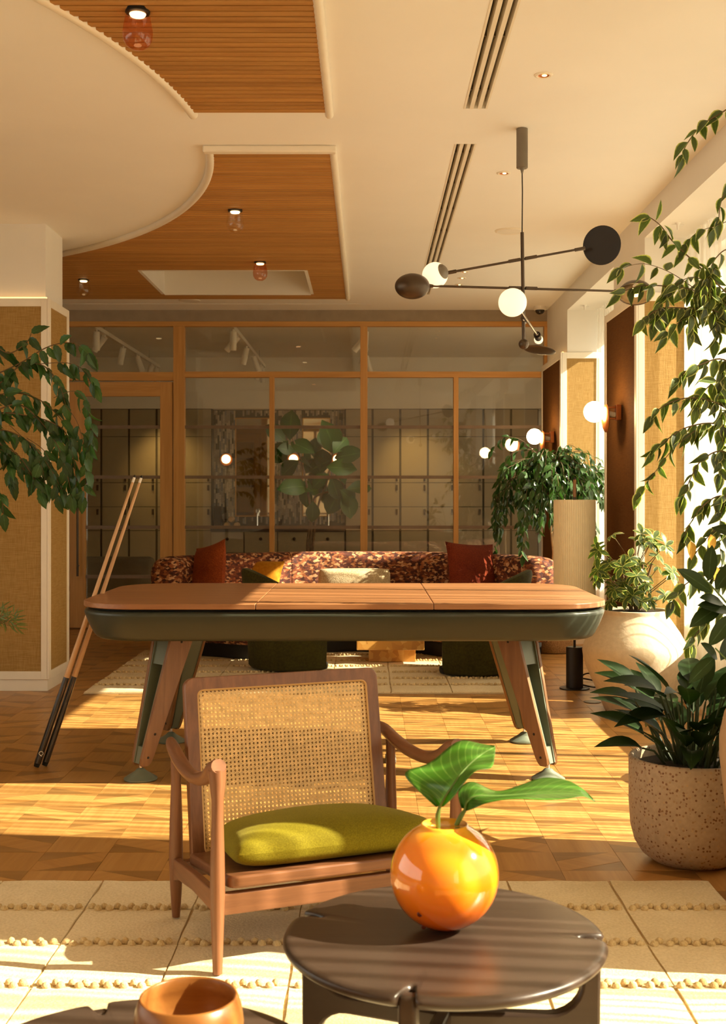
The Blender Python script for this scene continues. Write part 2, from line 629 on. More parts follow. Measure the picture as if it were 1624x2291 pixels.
M['basket'] = plain('basket_weave', (0.36, 0.22, 0.10), 0.9, var=0.25, vs=90, bump=0.8)
M['shade'] = plain('pleated_shade', (0.76, 0.66, 0.44), 0.9, var=0.03, vs=20)
M['opal'] = glow('opal_globe', (1.0, 0.80, 0.52), 0.95)
M['opal_hot'] = glow('opal_sconce', (1.0, 0.66, 0.30), 55.0)
M['bulb'] = glow('bulb', (1.0, 0.62, 0.22), 6.0)
M['dim_bulb'] = glow('small_lamp', (1.0, 0.70, 0.34), 5.0)
M['cove'] = glow('cove_strip', (1.0, 0.60, 0.22), 2.0)
M['clear_globe'] = thin_glass('clear_blown_glass', (0.95, 0.92, 0.86), 1.0, edge=0.5)
M['pink_globe'] = thin_glass('pink_blown_glass', (0.95, 0.68, 0.55), 1.0, edge=0.5)
M['sheer'] = sheer('sheer_curtain', (0.98, 0.97, 0.94), 0.70, 0.12)
M['grey_sofa'] = fabric('grey_upholstery', (0.20, 0.18, 0.14), (0.15, 0.13, 0.10), 200, 0.95, 0.3, 0.1)
M['cabinet'] = plain('grey_cabinet', (0.36, 0.30, 0.20), 0.55, var=0.02)
M['cabinet_gap'] = plain('cabinet_gap', (0.10, 0.085, 0.065), 0.8)
M['counter'] = plain('dark_counter', (0.035, 0.03, 0.025), 0.3)
M['mirror'] = plain('mirror', (0.62, 0.62, 0.58), 0.03, 1.0, var=0.0)
M['outside'] = plain('pavement', (0.17, 0.16, 0.14), 0.9)
M['towel'] = fabric('towel', (0.62, 0.45, 0.27), (0.5, 0.34, 0.2), 200)
# ------------------------------------------------------------------ shell
ZC = 3.02
XW = 1.70          # room face of the window wall
YB = 11.45         # glazed partition
ZS = 2.84          # soffit of the window bays
XG = 2.25          # window glass
LX, NY = -5.5, -4.0


def structure(o):
    o['kind'] = 'structure'
    return o


def floor_mats():
    out = []
    for k, (c1, c2) in enumerate((((0.49, 0.26, 0.078), (0.385, 0.188, 0.05)), ((0.44, 0.225, 0.064), (0.345, 0.162, 0.04)))):
        out.append([wood('floor_oak_long_%d' % k, c1, c2, 'Y', 0.34, 1.3, 0.45, world=True),
                    wood('floor_oak_band_a_%d' % k, [x * 1.08 for x in c1], [x * 1.05 for x in c2], 'X', 0.34, 1.3, 0.45, world=True, rot=0.75),
                    wood('floor_oak_band_b_%d' % k, [x * 1.08 for x in c1], [x * 1.05 for x in c2], 'X', 0.34, 1.3, 0.45, world=True, rot=-0.75),
                    wood('floor_oak_dark_%d' % k, [x * 0.68 for x in c1], [x * 0.66 for x in c2], 'X', 0.34, 1.3, 0.45, world=True)])
    return out


FM = floor_mats()
fl = structure(MB().box(LX - 0.2, 2.6, NY - 0.2, 17.5, -0.12, -0.0035).build('floor', M['joint'], smooth=0))

# wooden floor pieces: square blocks alternating with squares cut into two dark corners and a diagonal band
TW, TL, G = 0.2225, 0.209, 0.0012
X0, Y0 = -1.1325 - 12 * TW, 3.828


def cell_pieces(i, j):
    a, b = G / 2, TW - G / 2
    c, d = G / 2, TL - G / 2
    if (i + j) % 2 == 0:
        return [(0, [(a, c), (b, c), (b, d), (a, d)])]
    g = G * 0.8
    if i % 2 == 0:   # band from lower left to upper right
        return [(1, [(a, c), (a + 0.10 * TW, c), (b, d - 0.5 * TL), (b, d), (b - 0.1 * TW, d), (a, c + 0.5 * TL)]),
                (3, [(a + 0.10 * TW + g, c), (b, c), (b, d - 0.5 * TL - g)]),
                (3, [(a, c + 0.5 * TL + g), (b - 0.1 * TW - g, d), (a, d)])]
    return [(2, [(b, c), (b, c + 0.5 * TL), (a + 0.1 * TW, d), (a, d), (a, d - 0.5 * TL), (b - 0.1 * TW, c)]),
            (3, [(a, c), (b - 0.10 * TW - g, c), (a, d - 0.5 * TL - g)]),
            (3, [(b, c + 0.5 * TL + g), (b, d), (a + 0.1 * TW + g, d)])]


rf = random.Random(3)
piece_mesh = {}
rest = MB()
pieces = 0
for j in range(-2, 38):
    for i in range(0, 26):
        for q, (kind, poly) in enumerate(cell_pieces(i, j)):
            tone = rf.choice((0, 0, 1))
            x, y = X0 + i * TW, Y0 + j * TL
            cx = x + TW / 2
            seen = 0 <= j and abs(cx) < 0.30 * (y + 0.1) + 0.03 and cx < 1.62
            dz = rf.choice((0, 0, -0.0004, -0.0008))
            if seen and pieces < 300:
                key = (i % 2, (i + j) % 2, q, tone)
                if key not in piece_mesh:
                    piece_mesh[key] = MB().prism(poly, lambda a, b, t: (a, b, t), -0.003, 0).mesh('plank', FM[tone][kind], smooth=0)
                inst(piece_mesh[key], 'plank', Matrix.Translation((x, y, dz)), fl)
                pieces += 1
            else:
                rest.cur = tone * 4 + kind
                rest.prism([(x + a, y + b) for a, b in poly], lambda a, b, t: (a, b, t), -0.003, dz)
o = rest.build('small_planks', FM[0] + FM[1], fl, smooth=0)
o['kind'] = 'stuff'
# the floor goes on past the parquet that the lens sees
o = MB().box(LX, 2.1, NY, Y0 - 2 * TL, -0.0035, 0).box(LX, X0, Y0 - 2 * TL, YB + 0.05, -0.0035, 0).box(X0 + 26 * TW, 2.1, Y0 - 2 * TL, YB, -0.0035, 0).box(LX, 2.1, Y0 + 38 * TL, 16.2, -0.0035, 0).build('plain_boards', FM[0][0], fl, smooth=0)

# ---- ceiling with holes for the air slots and the raised recess
CX, CY, CR = -4.45, 5.83, 3.66      # big round drop in the ceiling
PR = -0.185                         # right edge of the wooden fields
holes = [(0.438, 0.546, 2.6, 5.50), (0.438, 0.546, 6.05, 10.55), (-1.755, -0.482, 9.33, 10.41), (-2.8, 0.03, 11.04, 11.065)]
xs = sorted({LX, 2.6} | {h[k] for h in holes for k in (0, 1)})
ys = sorted({NY, YB + 0.05} | {h[k] for h in holes for k in (2, 3)})
cb = MB()
for xa, xb in zip(xs, xs[1:]):
    for ya, yb in zip(ys, ys[1:]):
        mx, my = (xa + xb) / 2, (ya + yb) / 2
        if not any(h[0] < mx < h[1] and h[2] < my < h[3] for h in holes):
            cb.box(xa, xb, ya, yb, ZC, ZC + 0.08)
ceil_ = structure(cb.build('ceiling', M['ceiling'], smooth=0))
# recess in the wooden field
rc = MB()
x0, x1, y0, y1 = holes[2]
e = 0.006
rc.box(x0 - 0.02, x0 + e, y0 + e, y1 - e, ZC - 0.022, ZC + 0.42).box(x1 - e, x1 + 0.02, y0 + e, y1 - e, ZC - 0.022, ZC + 0.42).box(x0 + e, x1 - e, y0 - 0.02, y0 + e, ZC - 0.022, ZC + 0.42).box(x0 + e, x1 - e, y1 - e, y1 + 0.02, ZC - 0.026, ZC + 0.42).box(x0 - 0.02, x1 + 0.02, y0 - 0.02, y1 + 0.02, ZC + 0.40, ZC + 0.44)
rc.build('ceiling_recess', M['plaster'], ceil_, smooth=0)
MB().box(-2.8, 0.03, 11.03, 11.075, ZC + 0.03, ZC + 0.07).build('shadow_gap', M['cabinet_gap'], ceil_, smooth=0)


def circ_x(y):
    d = CR * CR - (y - CY) ** 2
    return CX + math.sqrt(d) if d > 0 else -3.6


# wooden slats of the two ceiling fields
slat_prof = [(-0.017, 0), (-0.017, -0.014), (-0.011, -0.020), (0.011, -0.020), (0.017, -0.014), (0.017, 0)]
bk = MB()
for ya, yb in ((3.0, 5.50), (6.12, 10.67)):
    n = int((yb - ya) / 0.05)
    for k in range(n):
        y = ya + (k + 0.5) * (yb - ya) / n
        xl = max(circ_x(y) + 0.004, -3.6)
        segs = [(xl, PR)]
        if 9.31 < y < 10.43:
            segs = [(xl, -1.775), (-0.462, PR)]
        for sa, sb in segs:
            MB().prism(slat_prof, lambda a, b, t: (max(circ_x(y + a) + 0.002, -3.6) if t == xl else t, y + a, ZC - 0.003 + b), sa, sb).build('slat', M['slat'], ceil_, smooth=0)
            bk.box(sa + 0.035, sb, y - 0.026, y + 0.026, ZC - 0.003, ZC)
bk.build('slat_backing', M['slat_back'], ceil_, smooth=0)


def bead(name, pts, r):
    b = MB().tube(pts, r, 12)
    return structure(b.build(name, M['trim'], smooth=60))


def arc_pts(ya, yb, n, dr=0.0):
    return [(CX + (math.sqrt(max(0, (CR + dr) ** 2 - (y - CY) ** 2))), y, ZC - 0.012) for y in [ya + (yb - ya) * k / n for k in range(n + 1)]]


bead('trim_1', arc_pts(3.0, 5.55, 30), 0.022)
bead('trim_2', arc_pts(6.10, 9.3, 40), 0.022)
bead('trim_3', [(PR + 0.01, 3.0, ZC - 0.012), (PR + 0.01, 5.55, ZC - 0.012)], 0.02)
bead('trim_4', [(PR + 0.01, 6.07, ZC - 0.012), (PR + 0.01, 10.70, ZC - 0.012)], 0.02)
structure(MB().box(-0.83, PR + 0.03, 6.065, 6.115, ZC - 0.035, ZC).build('trim_5', M['trim'], bevel=0.008))

# air slots: white frame, dark channels, fins
for (xa, xb, ya, yb) in holes[:2]:
    t = structure(thing('trim_6' if ya < 4 else 'trim_7', ((xa + xb) / 2, (ya + yb) / 2, ZC)))
    b = MB().box(xa, xb, ya, yb, ZC + 0.055, ZC + 0.075)
    b.build('dark_duct', M['gap'], t, smooth=0)
    for k in range(4):
        x = xa + k * (xb - xa) / 3
        wdt = 0.009
        xl, xr = (x, x + wdt) if k == 0 else ((x - wdt, x) if k == 3 else (x - wdt, x + wdt))
        MB().box(xl, xr, ya, yb, ZC - 0.002, ZC + 0.055).build('slot_bar', M['trim'], t, smooth=0)
    fb = MB()
    y = ya + 0.25
    while y < yb:
        fb.box(xa, xb, y, y + 0.012, ZC + 0.03, ZC + 0.05)
        y += 0.62
    fb.build('cross_fins', M['grey_metal'], t, smooth=0)

# ---- window wall: piers, beam, sill walls, bays
piers = [(10.27, YB), (7.40, 8.33), (3.02, 3.98), (-0.9, 0.05)]
bays = [(8.33, 10.27), (3.98, 7.40), (0.05, 3.02), (-4.0, -0.9)]  # last bay is unseen, added behind the camera for more daylight
wr = MB()
wr.box(XW, 2.32, NY, YB, ZS, ZC)
for a, b in piers:
    wr.box(XW, 2.32, a, b, 0, ZS)
for a, b in bays:
    wr.box(2.12, 2.32, a, b, 0, 0.59)
    wr.box(2.12, 2.32, a, b, 2.78, ZS)
structure(wr.build('wall_right', M['plaster'], smooth=0))
wl = MB()
for a, b in ((NY, -2.0), (5.6, 17.5)):
    wl.box(LX - 0.2, LX, a, b, 0, 3.3)
wl.box(LX - 0.2, LX, -2.0, 5.6, 0, 0.4).box(LX - 0.2, LX, -2.0, 5.6, 2.75, 3.3)
structure(wl.build('wall_left', M['plaster'], smooth=0))
t = structure(thing('window_5', (LX - 0.1, 1.8, 0.4)))  # unseen window, added to bring daylight to the left of the ceiling
for k in range(3):
    y = -2.0 + 7.6 * k / 2
    MB().box(LX - 0.14, LX - 0.06, max(-2.0, y - 0.03), min(5.6, y + 0.03), 0.4, 2.75).build('window_frame', M['white'], t, smooth=0)
MB().sheet([[(LX - 0.1, -2.0, 0.4), (LX - 0.1, 5.6, 0.4)], [(LX - 0.1, -2.0, 2.75), (LX - 0.1, 5.6, 2.75)]]).build('window_pane', M['window_glass'], t, smooth=0)
structure(MB().box(LX - 0.2, 2.6, NY - 0.2, NY, 0, ZC).build('wall_front', M['plaster'], smooth=0))
structure(MB().box(-14, 60, -50, 60, -0.5, -0.35).build('ground', M['outside'], smooth=0))

for k, (a, b) in enumerate(bays):
    t = structure(thing('window_%d' % (k + 1), (XG, (a + b) / 2, 0.59)))
    fb = MB()
    fb.box(XG - 0.03, XG + 0.03, a, a + 0.05, 0.59, 2.78).box(XG - 0.03, XG + 0.03, b - 0.05, b, 0.59, 2.78)
    fb.box(XG - 0.03, XG + 0.03, a + 0.05, b - 0.05, 0.59, 0.64).box(XG - 0.03, XG + 0.03, a + 0.05, b - 0.05, 2.73, 2.78)
    n = 2 if b - a > 2.2 else 1
    for q in range(1, n):
        y = a + (b - a) * q / n
        fb.box(XG - 0.025, XG + 0.025, y - 0.02, y + 0.02, 0.64, 2.73)
    fb.build('window_frame', M['white'], t, smooth=0)
    for q in range(n):
        ya, yb = a + 0.05 + (b - a - 0.1) * q / n, a + 0.05 + (b - a - 0.1) * (q + 1) / n
        MB().sheet([[(XG, ya, 0.64), (XG, yb, 0.64)], [(XG, ya, 2.73), (XG, yb, 2.73)]]).build('window_pane', M['window_glass'], t, smooth=0)

# sheer curtains with gathered folds
CURT = ['white sheer curtain hanging beside the brown pier with the wall globe', 'white sheer curtain behind the variegated weeping fig',
        'white sheer curtain beside the seating corner', 'white sheer curtain on the added bay behind the camera']
for k, (a, b) in enumerate(bays):
    rc_ = random.Random(20 + k)
    line = []
    y = a + (0.085 if k == 1 else 0.04)
    ph = 0
    while y < b - 0.12:
        p = rc_.uniform(0.06, 0.15)
        A = rc_.uniform(0.022, 0.04)
        B = p * rc_.uniform(0.14, 0.42)
        for s in range(10):
            f = s / 10 * 2 * PI
            line.append((1.965 + A * math.sin(f), y + p * s / 10 + B * math.sin(2 * f), A))
        y += p
    rows = []
    for z, q in ((2.835, 0.55), (2.3, 0.85), (1.4, 1.0), (0.6, 1.05), (0.015, 1.1)):
        rows.append([(1.965 + (x - 1.965) * q, yy, z) for x, yy, A in line])
    c = MB().sheet(rows).build('curtain', M['sheer'], smooth=80)
    tag(c, CURT[k], 'curtain', 'sheer window curtains')


def clad(name, x0, x1, y0, y1, z1, faces, dark=(), fw=0.052):
    """panelled cladding round a pier: painted frame, linen panels, plinth"""
    t = structure(thing(name, ((x0 + x1) / 2, (y0 + y1) / 2, 0)))
    d = 0.012
    MB().box(x0 + d, x1 - d, y0 + d, y1 - d, 0.09, z1 - 0.004).build('panel_core', M['linen'], t, smooth=0)
    MB().box(x0 + 0.012, x1 - 0.012, y0 + 0.012, y1 - 0.012, 0, 0.09).build('plinth', M['trim'], t, smooth=0)
    for f in faces:
        if f in 'xX':
            xx = (x0, x0 + d + 0.001) if f == 'x' else (x1 - d - 0.001, x1)
            b = MB().box(*xx, y0, y0 + fw, 0.075, z1).box(*xx, y1 - fw, y1, 0.075, z1).box(*xx, y0 + fw, y1 - fw, z1 - fw, z1).box(*xx, y0 + fw, y1 - fw, 0.075, 0.075 + fw)
            p = MB().box(xx[0] + (0.006 if f == 'x' else 0), xx[1] - (0 if f == 'x' else 0.006), y0 + fw, y1 - fw, 0.075 + fw, z1 - fw)
        else:
            yy = (y0, y0 + d + 0.001)
            xa0, xb0 = x0 + (d + 0.002 if 'x' in faces else 0), x1 - (d + 0.002 if 'X' in faces else 0)
            b = MB().box(xa0, x0 + fw, *yy, 0.075, z1).box(x1 - fw, xb0, *yy, 0.075, z1).box(x0 + fw, x1 - fw, *yy, z1 - fw, z1).box(x0 + fw, x1 - fw, *yy, 0.075, 0.075 + fw)
            p = MB().box(x0 + fw, x1 - fw, yy[0] + 0.006, yy[1], 0.075 + fw, z1 - fw)
        b.build('panel_frame', M['trim'] if f not in dark else M['trim'], t, smooth=0, bevel=0.002)
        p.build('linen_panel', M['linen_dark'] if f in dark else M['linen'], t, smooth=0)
    return t


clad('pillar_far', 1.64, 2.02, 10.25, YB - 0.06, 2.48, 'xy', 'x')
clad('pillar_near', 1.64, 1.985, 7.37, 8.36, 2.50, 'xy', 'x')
clad('pillar_left', -3.4, -2.05, 7.77, 8.30, 2.53, 'Xy')
structure(MB().box(-3.35, -2.085, 7.82, 8.25, 2.40, ZC).build('pillar_shaft', M['plaster'], smooth=0))
for nm, bx, lab in (('cove_light', (-3.30, -2.07, 7.785, 7.80, 2.532, 2.540), 'warm strip light along the top edge of the linen pillar'),
                    ('cove_light', (1.66, 1.675, 10.3, 11.3, 2.482, 2.490), 'warm strip light above the far brown pier panel'),
                    ('cove_light', (1.66, 1.675, 7.42, 8.3, 2.502, 2.510), 'warm strip light above the brown pier panel with the fig leaves')):
    tag(MB().box(*bx).build(nm, M['cove'], smooth=0), lab, 'light')

# ---- glazed oak partition
FY0, FY1 = YB - 0.035, YB + 0.035
zz = lambda py: 1.25 - (py - 1112) * YB / 2700
xx = lambda px: (px - 822) * YB / 2700
wb = structure(thing('wall_back', (-1.0, YB, 0)))
XL, XR = -4.2, xx(1226)
MB().box(LX, XW + 0.3, YB - 0.03, YB + 0.05, zz(721), ZC).build('header', M['header'], wb, smooth=0)
MB().box(LX, XL, YB - 0.03, YB + 0.05, 0, zz(721)).build('wall_return', M['plaster'], wb, smooth=0)
MB().box(XL, XR, FY0, FY1, zz(731), zz(720)).build('top_rail', M['oak_h'], wb, smooth=0, bevel=0.003)
MB().box(xx(414), XR, FY0, FY1, zz(845), zz(832)).build('transom', M['oak_h'], wb, smooth=0, bevel=0.003)
MB().box(xx(153), xx(389), FY0, FY1, zz(852), zz(833)).build('transom', M['oak_h'], wb, smooth=0, bevel=0.003)
for a, b, z in ((389, 414, zz(731)), (603, 614, zz(845)), (806, 822, zz(731)), (1014, 1025, zz(845)), (1216, 1226, zz(731)), (140, 153, zz(731))):
    MB().box(xx(a), xx(b), FY0 - 0.006, FY1 + 0.006, 0, z).build('mullion', M['oak'], wb, smooth=0, bevel=0.003)
MB().box(xx(414), XR, FY0, FY1, 0, 0.10).build('bottom_rail', M['oak_h'], wb, smooth=0)
MB().box(XL, xx(140), FY0, FY1, 0, 0.10).build('bottom_rail', M['oak_h'], wb, smooth=0)


def pane(x0, x1, z0, z1, par):
    MB().sheet([[(x0, YB, z0), (x1, YB, z0)], [(x0, YB, z1), (x1, YB, z1)]]).build('pane', M['pane'], par, smooth=0)


low = [(414, 603), (614, 806), (822, 1014), (1025, 1216)]
for a, b in low:
    pane(xx(a), xx(b), 0.10, zz(845), wb)
    for py in (955.5, 1067.5, 1179.5, 1290):
        MB().box(xx(a), xx(b), YB - 0.012, YB + 0.012, zz(py) - 0.015, zz(py) + 0.015).build('glazing_bar', M['muntin'], wb, smooth=0)
for a, b, z0 in ((153, 389, 833), (414, 806, 832), (822, 1216, 832)):
    pane(xx(a), xx(b), zz(z0), zz(731), wb)
pane(XL, xx(140), 0.10, zz(731), wb)

# door in the partition
d = structure(thing('door_1', (xx(274), YB, 0)))
xa, xb, zt = xx(157), xx(387), zz(855)
for a, b in ((xa, xx(192)), (xx(359), xb)):
    MB().box(a, b, FY0 + 0.01, FY1 - 0.01, 0.012, zt).build('stile', M['oak'], d, smooth=0, bevel=0.003)
MB().box(xx(192), xx(359), FY0 + 0.01, FY1 - 0.01, zz(887), zt).build('top_rail', M['oak_h'], d, smooth=0, bevel=0.003)
MB().box(xx(192), xx(359), FY0 + 0.01, FY1 - 0.01, 0.012, 0.22).build('bottom_rail', M['oak_h'], d, smooth=0, bevel=0.003)
pane(xx(192), xx(359), 0.22, zz(887), d)
for py in (955.5, 1067.5, 1179.5, 1290):
    MB().box(xx(192), xx(359), YB - 0.012, YB + 0.012, zz(py) - 0.016, zz(py) + 0.016).build('glazing_bar', M['muntin'], d, smooth=0)
hx = xx(178)
hb = MB().cyl((hx, FY0 - 0.045, zz(1288)), (hx, FY0 - 0.045, zz(1062)), 0.011, 12)
for py in (1085, 1265):
    hb.cyl((hx, FY0 + 0.012, zz(py)), (hx, FY0 - 0.045, zz(py)), 0.007, 8)
tag(hb.build('pull_handle', M['bronze'], d), 'long bronze pull handle')

# ---- the room beyond the glass
YR = 16.0
structure(MB().box(LX, 4.2, YR + 0.45, YR + 0.6, 0, 3.3).build('wall_end', M['plaster'], smooth=0))
structure(MB().box(LX, 4.2, YB + 0.06, YR + 0.6, 3.10, 3.2).build('ceiling_end', M['ceiling'], smooth=0))
structure(MB().box(3.2, 3.4, YB + 0.06, YR + 0.6, 0, 3.2).build('wall_end_side', M['plaster'], smooth=0))
structure(MB().box(LX, 3.2, YR - 0.02, YR + 0.45, 2.42, 3.1).build('bulkhead_wall', M['plaster'], smooth=0))
structure(MB().box(2.1, 3.3, YB, 16.2, -0.0035, 0).build('floor_end', FM[0][0], smooth=0))


def cabinet(x0, x1, label):
    t = thing('tall_cabinet', ((x0 + x1) / 2, YR + 0.2, 0), label, 'cupboard', 'tall grey cupboards along the end wall')
    MB().box(x0, x1, YR + 0.012, YR + 0.44, 0, 2.42).build('carcass', M['cabinet_gap'], t, smooth=0)
    zs = [0.08, 0.805, 1.12, 1.44, 2.05, 2.415]
    for k in range(5):
        dr = MB().box(x0 + 0.014, x1 - 0.014, YR - 0.008, YR + 0.012, zs[k] + 0.004, zs[k + 1] - 0.004).build('door', M['cabinet'], t, smooth=0)
        if k in (1, 2, 3):
            z = zs[k + 1] - 0.06 if k < 3 else zs[k] + 0.06
            MB().box(x1 - 0.06, x1 - 0.035, YR - 0.035, YR - 0.008, z - 0.045, z + 0.03).build('latch', M['bronze'], dr, smooth=0)


ords = ['first', 'second', 'third', 'fourth', 'fifth', 'sixth', 'seventh', 'eighth']
for k in range(6):
    cabinet(-2.06 - 0.367 * (k + 1), -2.06 - 0.367 * k, 'tall grey panelled cupboard behind the glazed door, %s from the mosaic kitchenette' % ords[k])
for k in range(7):
    cabinet(-0.30 + 0.367 * k + 0.0, -0.30 + 0.367 * (k + 1), 'tall grey panelled cupboard behind the partition glass, %s beyond the fiddle-leaf fig' % ords[k])

# kitchenette: mosaic back wall with mirrors, counter, drawers
mt = []
for nm, c in (('mosaic_grey', (0.34, 0.30, 0.24)), ('mosaic_dark', (0.10, 0.09, 0.075)), ('mosaic_pale', (0.52, 0.46, 0.36)), ('mosaic_blue', (0.22, 0.23, 0.23))):
    mt.append(plain(nm, c, 0.3, var=0.15, vs=30))
ax0, ax1 = -2.06, -0.30
ap = structure(MB().box(ax0, ax1, YR + 0.20, YR + 0.45, 0, 2.42).build('wall_niche', M['cabinet_gap'], smooth=0))
rm = random.Random(5)
til = MB()
xmir = [(-1.76, -1.30), (-0.86, -0.51)]
x = ax0 + 0.002
while x < ax1 - 0.01:
    z = 0.88 + rm.uniform(0, 0.08)
    while z < 2.40:
        h = rm.uniform(0.05, 0.14)
        if not any(a - 0.02 < x < b for a, b in xmir) or z < 0.93 or z > 2.33:
            til.cur = rm.choice((0, 0, 1, 2, 2, 3, 0))
            til.box(x, x + 0.021, YR + 0.19 - rm.uniform(0, 0.004), YR + 0.20, z, min(z + h - 0.003, 2.41))
        z += h
    x += 0.024
o = til.build('mosaic_tiles', mt, ap, smooth=0)
o['kind'] = 'stuff'
for k, (a, b) in enumerate(xmir):
    t = thing('mirror', ((a + b) / 2, YR + 0.19, 1.0), 'tall mirror on the mosaic wall, %s' % ('beside the towels' if k == 0 else 'half hidden by the fiddle-leaf fig'), 'mirror')
    MB().box(a, b, YR + 0.180, YR + 0.186, 1.0, 2.30).build('mirror_glass', M['mirror'], t, smooth=0)
    MB().box(a - 0.012, a, YR + 0.172, YR + 0.19, 0.99, 2.31).box(b, b + 0.012, YR + 0.172, YR + 0.19, 0.99, 2.31).box(a, b, YR + 0.172, YR + 0.19, 2.30, 2.312).box(a, b, YR + 0.172, YR + 0.19, 0.988, 1.0).build('mirror_frame', M['oak'], t, smooth=0)
t = thing('kitchen_unit', ((ax0 + ax1) / 2, YR + 0.0, 0), 'low grey drawer unit under the dark counter of the kitchenette', 'cabinet')
MB().box(ax0, ax1, YR - 0.14, YR + 0.18, 0.06, 0.80).build('carcass', M['cabinet_gap'], t, smooth=0)
for k in range(4):
    wd = (ax1 - ax0) / 4
    xa_ = ax0 + k * wd
    dr = MB().box(xa_ + 0.006, xa_ + wd - 0.006, YR - 0.158, YR - 0.14, 0.52, 0.79).build('drawer', M['cabinet'], t, smooth=0)
    MB().ell((xa_ + wd / 2, YR - 0.17, 0.70), 0.022, 10, 6).build('knob', M['bronze'], dr)
    MB().box(xa_ + 0.006, xa_ + wd - 0.006, YR - 0.158, YR - 0.14, 0.07, 0.51).build('door', M['cabinet'], t, smooth=0)
tag(MB().box(ax0, ax1, YR - 0.18, YR + 0.19, 0.80, 0.84).build('counter', M['counter'], smooth=0), 'dark stone counter top in front of the mosaic wall', 'worktop')
for k, x in enumerate((-1.47, -0.52)):
    fb = MB().tube(catmull([(x, YR + 0.1, 0.84), (x, YR + 0.1, 1.03), (x, YR + 0.07, 1.08), (x, YR + 0.0, 1.08), (x, YR - 0.02, 1.04)], 5), 0.012, 8)
    tag(fb.build('faucet', M['chrome']), 'curved steel tap on the dark counter, %s' % ('beside the towels' if k == 0 else 'behind the fig trunks'), 'tap')
tag(MB().box(-2.03, -1.93, YR - 0.08, YR + 0.02, 0.84, 1.13).build('black_canister', M['black'], bevel=0.01), 'tall black textured canister on the dark counter', 'container')
for k, (x, z) in enumerate(((-1.86, 0.84), (-1.73, 0.84), (-1.80, 0.915))):
    r = [(x, YR - 0.09 + 0.0 + q, z + 0.038) for q in (0, 0.03, 0.15, 0.18)]
    tb = MB().tube(r, [0.028, 0.038, 0.038, 0.028], 12)
    tag(tb.build('rolled_towel', M['towel']), ('tan rolled towel next to the black canister', 'tan rolled towel lying nearest the tap', 'tan rolled towel on top of the two others')[k], 'towel', 'rolled towels on the counter')


def disc_sconce(x, label):
    t = thing('round_sconce', (x, YR + 0.18, 1.75), label, 'wall lamp', 'round sconces on the mosaic')
    MB().tube([(x, YR + 0.185, 1.75), (x, YR + 0.15, 1.75)], [0.08, 0.085], 24).build('wood_ring', M['copper'], t)
    MB().ell((x, YR + 0.13, 1.757), (0.06, 0.045, 0.06), 16, 10).build('opal_glass', M['dim_bulb'], t)


disc_sconce(-1.89, 'round glowing wall lamp on the mosaic above the black canister')
disc_sconce(-0.99, 'round glowing wall lamp on the mosaic behind the fig crown')
disc_sconce(-0.40, 'round glowing wall lamp on the mosaic beside the oak mullion')

# ceiling tracks with spot heads
for k, x in enumerate((-2.75, -1.36, -0.02)):
    t = thing('track_light', (x, 14, 3.1), 'white ceiling track with spot heads, %s' % ('seen above the glazed door', 'over the sofa cushions', 'beside the wide oak mullion')[k], 'spotlight', 'ceiling tracks beyond the partition')
    MB().box(x - 0.02, x + 0.02, 12.05, 15.9, 2.95, 2.99).build('track', M['white'], t, smooth=0)
    for y in (12.6, 15.2):
        MB().cyl((x, y, 2.985), (x, y, 3.1), 0.004, 6).build('hanger', M['chrome'], t)
    for q, (y, tilt) in enumerate(((12.25, 0.05), (12.65, 0.7), (13.6, 0.25), (14.4, -0.3), (15.4, 0.35), (15.7, 0.0))):
        p = Vector((x, y, 2.93))
        dn = Vector((-math.sin(tilt), 0.2, -math.cos(tilt))).normalized()
        h = MB().tube([p, p + dn * 0.19], 0.034, 14).build('spot_head', M['white'], t)
        MB().cyl((x, y, 2.955), p + dn * 0.02, 0.012, 8).build('spot_joint', M['white'], h)
# working light of two heads washing the cupboards
for x, y in ((-2.75, 15.3), (0.52, 15.2)):
    sl = bpy.data.lights.new('spot_beam', 'SPOT')
    sl.energy = 22
    sl.color = (1.0, 0.62, 0.2)
    sl.spot_size = 1.5
    sl.spot_blend = 1.0
    sl.shadow_soft_size = 0.04
    so = bpy.data.objects.new('spot_beam', sl)
    COL.objects.link(so)
    so.location = (x, y, 2.2)
    so.rotation_euler = Vector((0.1, 0.6, -0.55)).to_track_quat('-Z', 'Y').to_euler()


sl = bpy.data.lights.new('spot_beam', 'SPOT')  # extra spot, added to brighten the fig in place of side daylight
sl.energy = 45
sl.color = (1.0, 0.86, 0.60)
sl.spot_size = 0.9
sl.spot_blend = 0.8
sl.shadow_soft_size = 0.05
so = bpy.data.objects.new('spot_beam', sl)
COL.objects.link(so)
so.location = (0.10, 12.70, 2.78)
so.rotation_euler = Vector((-0.76, 0.62, -1.15)).to_track_quat('-Z', 'Y').to_euler()


def soft_block(name, x0, x1, y0, y1, z0, z1, r, m, par=None, pre=None):
    """upholstered block with rounded edges"""
    hx, hy = (x1 - x0) / 2, (y1 - y0) / 2
    cx, cy = (x0 + x1) / 2, (y0 + y1) / 2
    rings = []
    for ins, z in ((r, z0), (r * 0.3, z0 + r * 0.3), (0, z0 + r), (0, z1 - r), (r * 0.3, z1 - r * 0.3), (r, z1)):
        rings.append([(cx + a, cy + b, z) for a, b in rrect(hx - ins, hy - ins, max(0.012, r * 1.2 - ins), 5)])
    return MB().loft(rings).build(name, m, par, smooth=60)


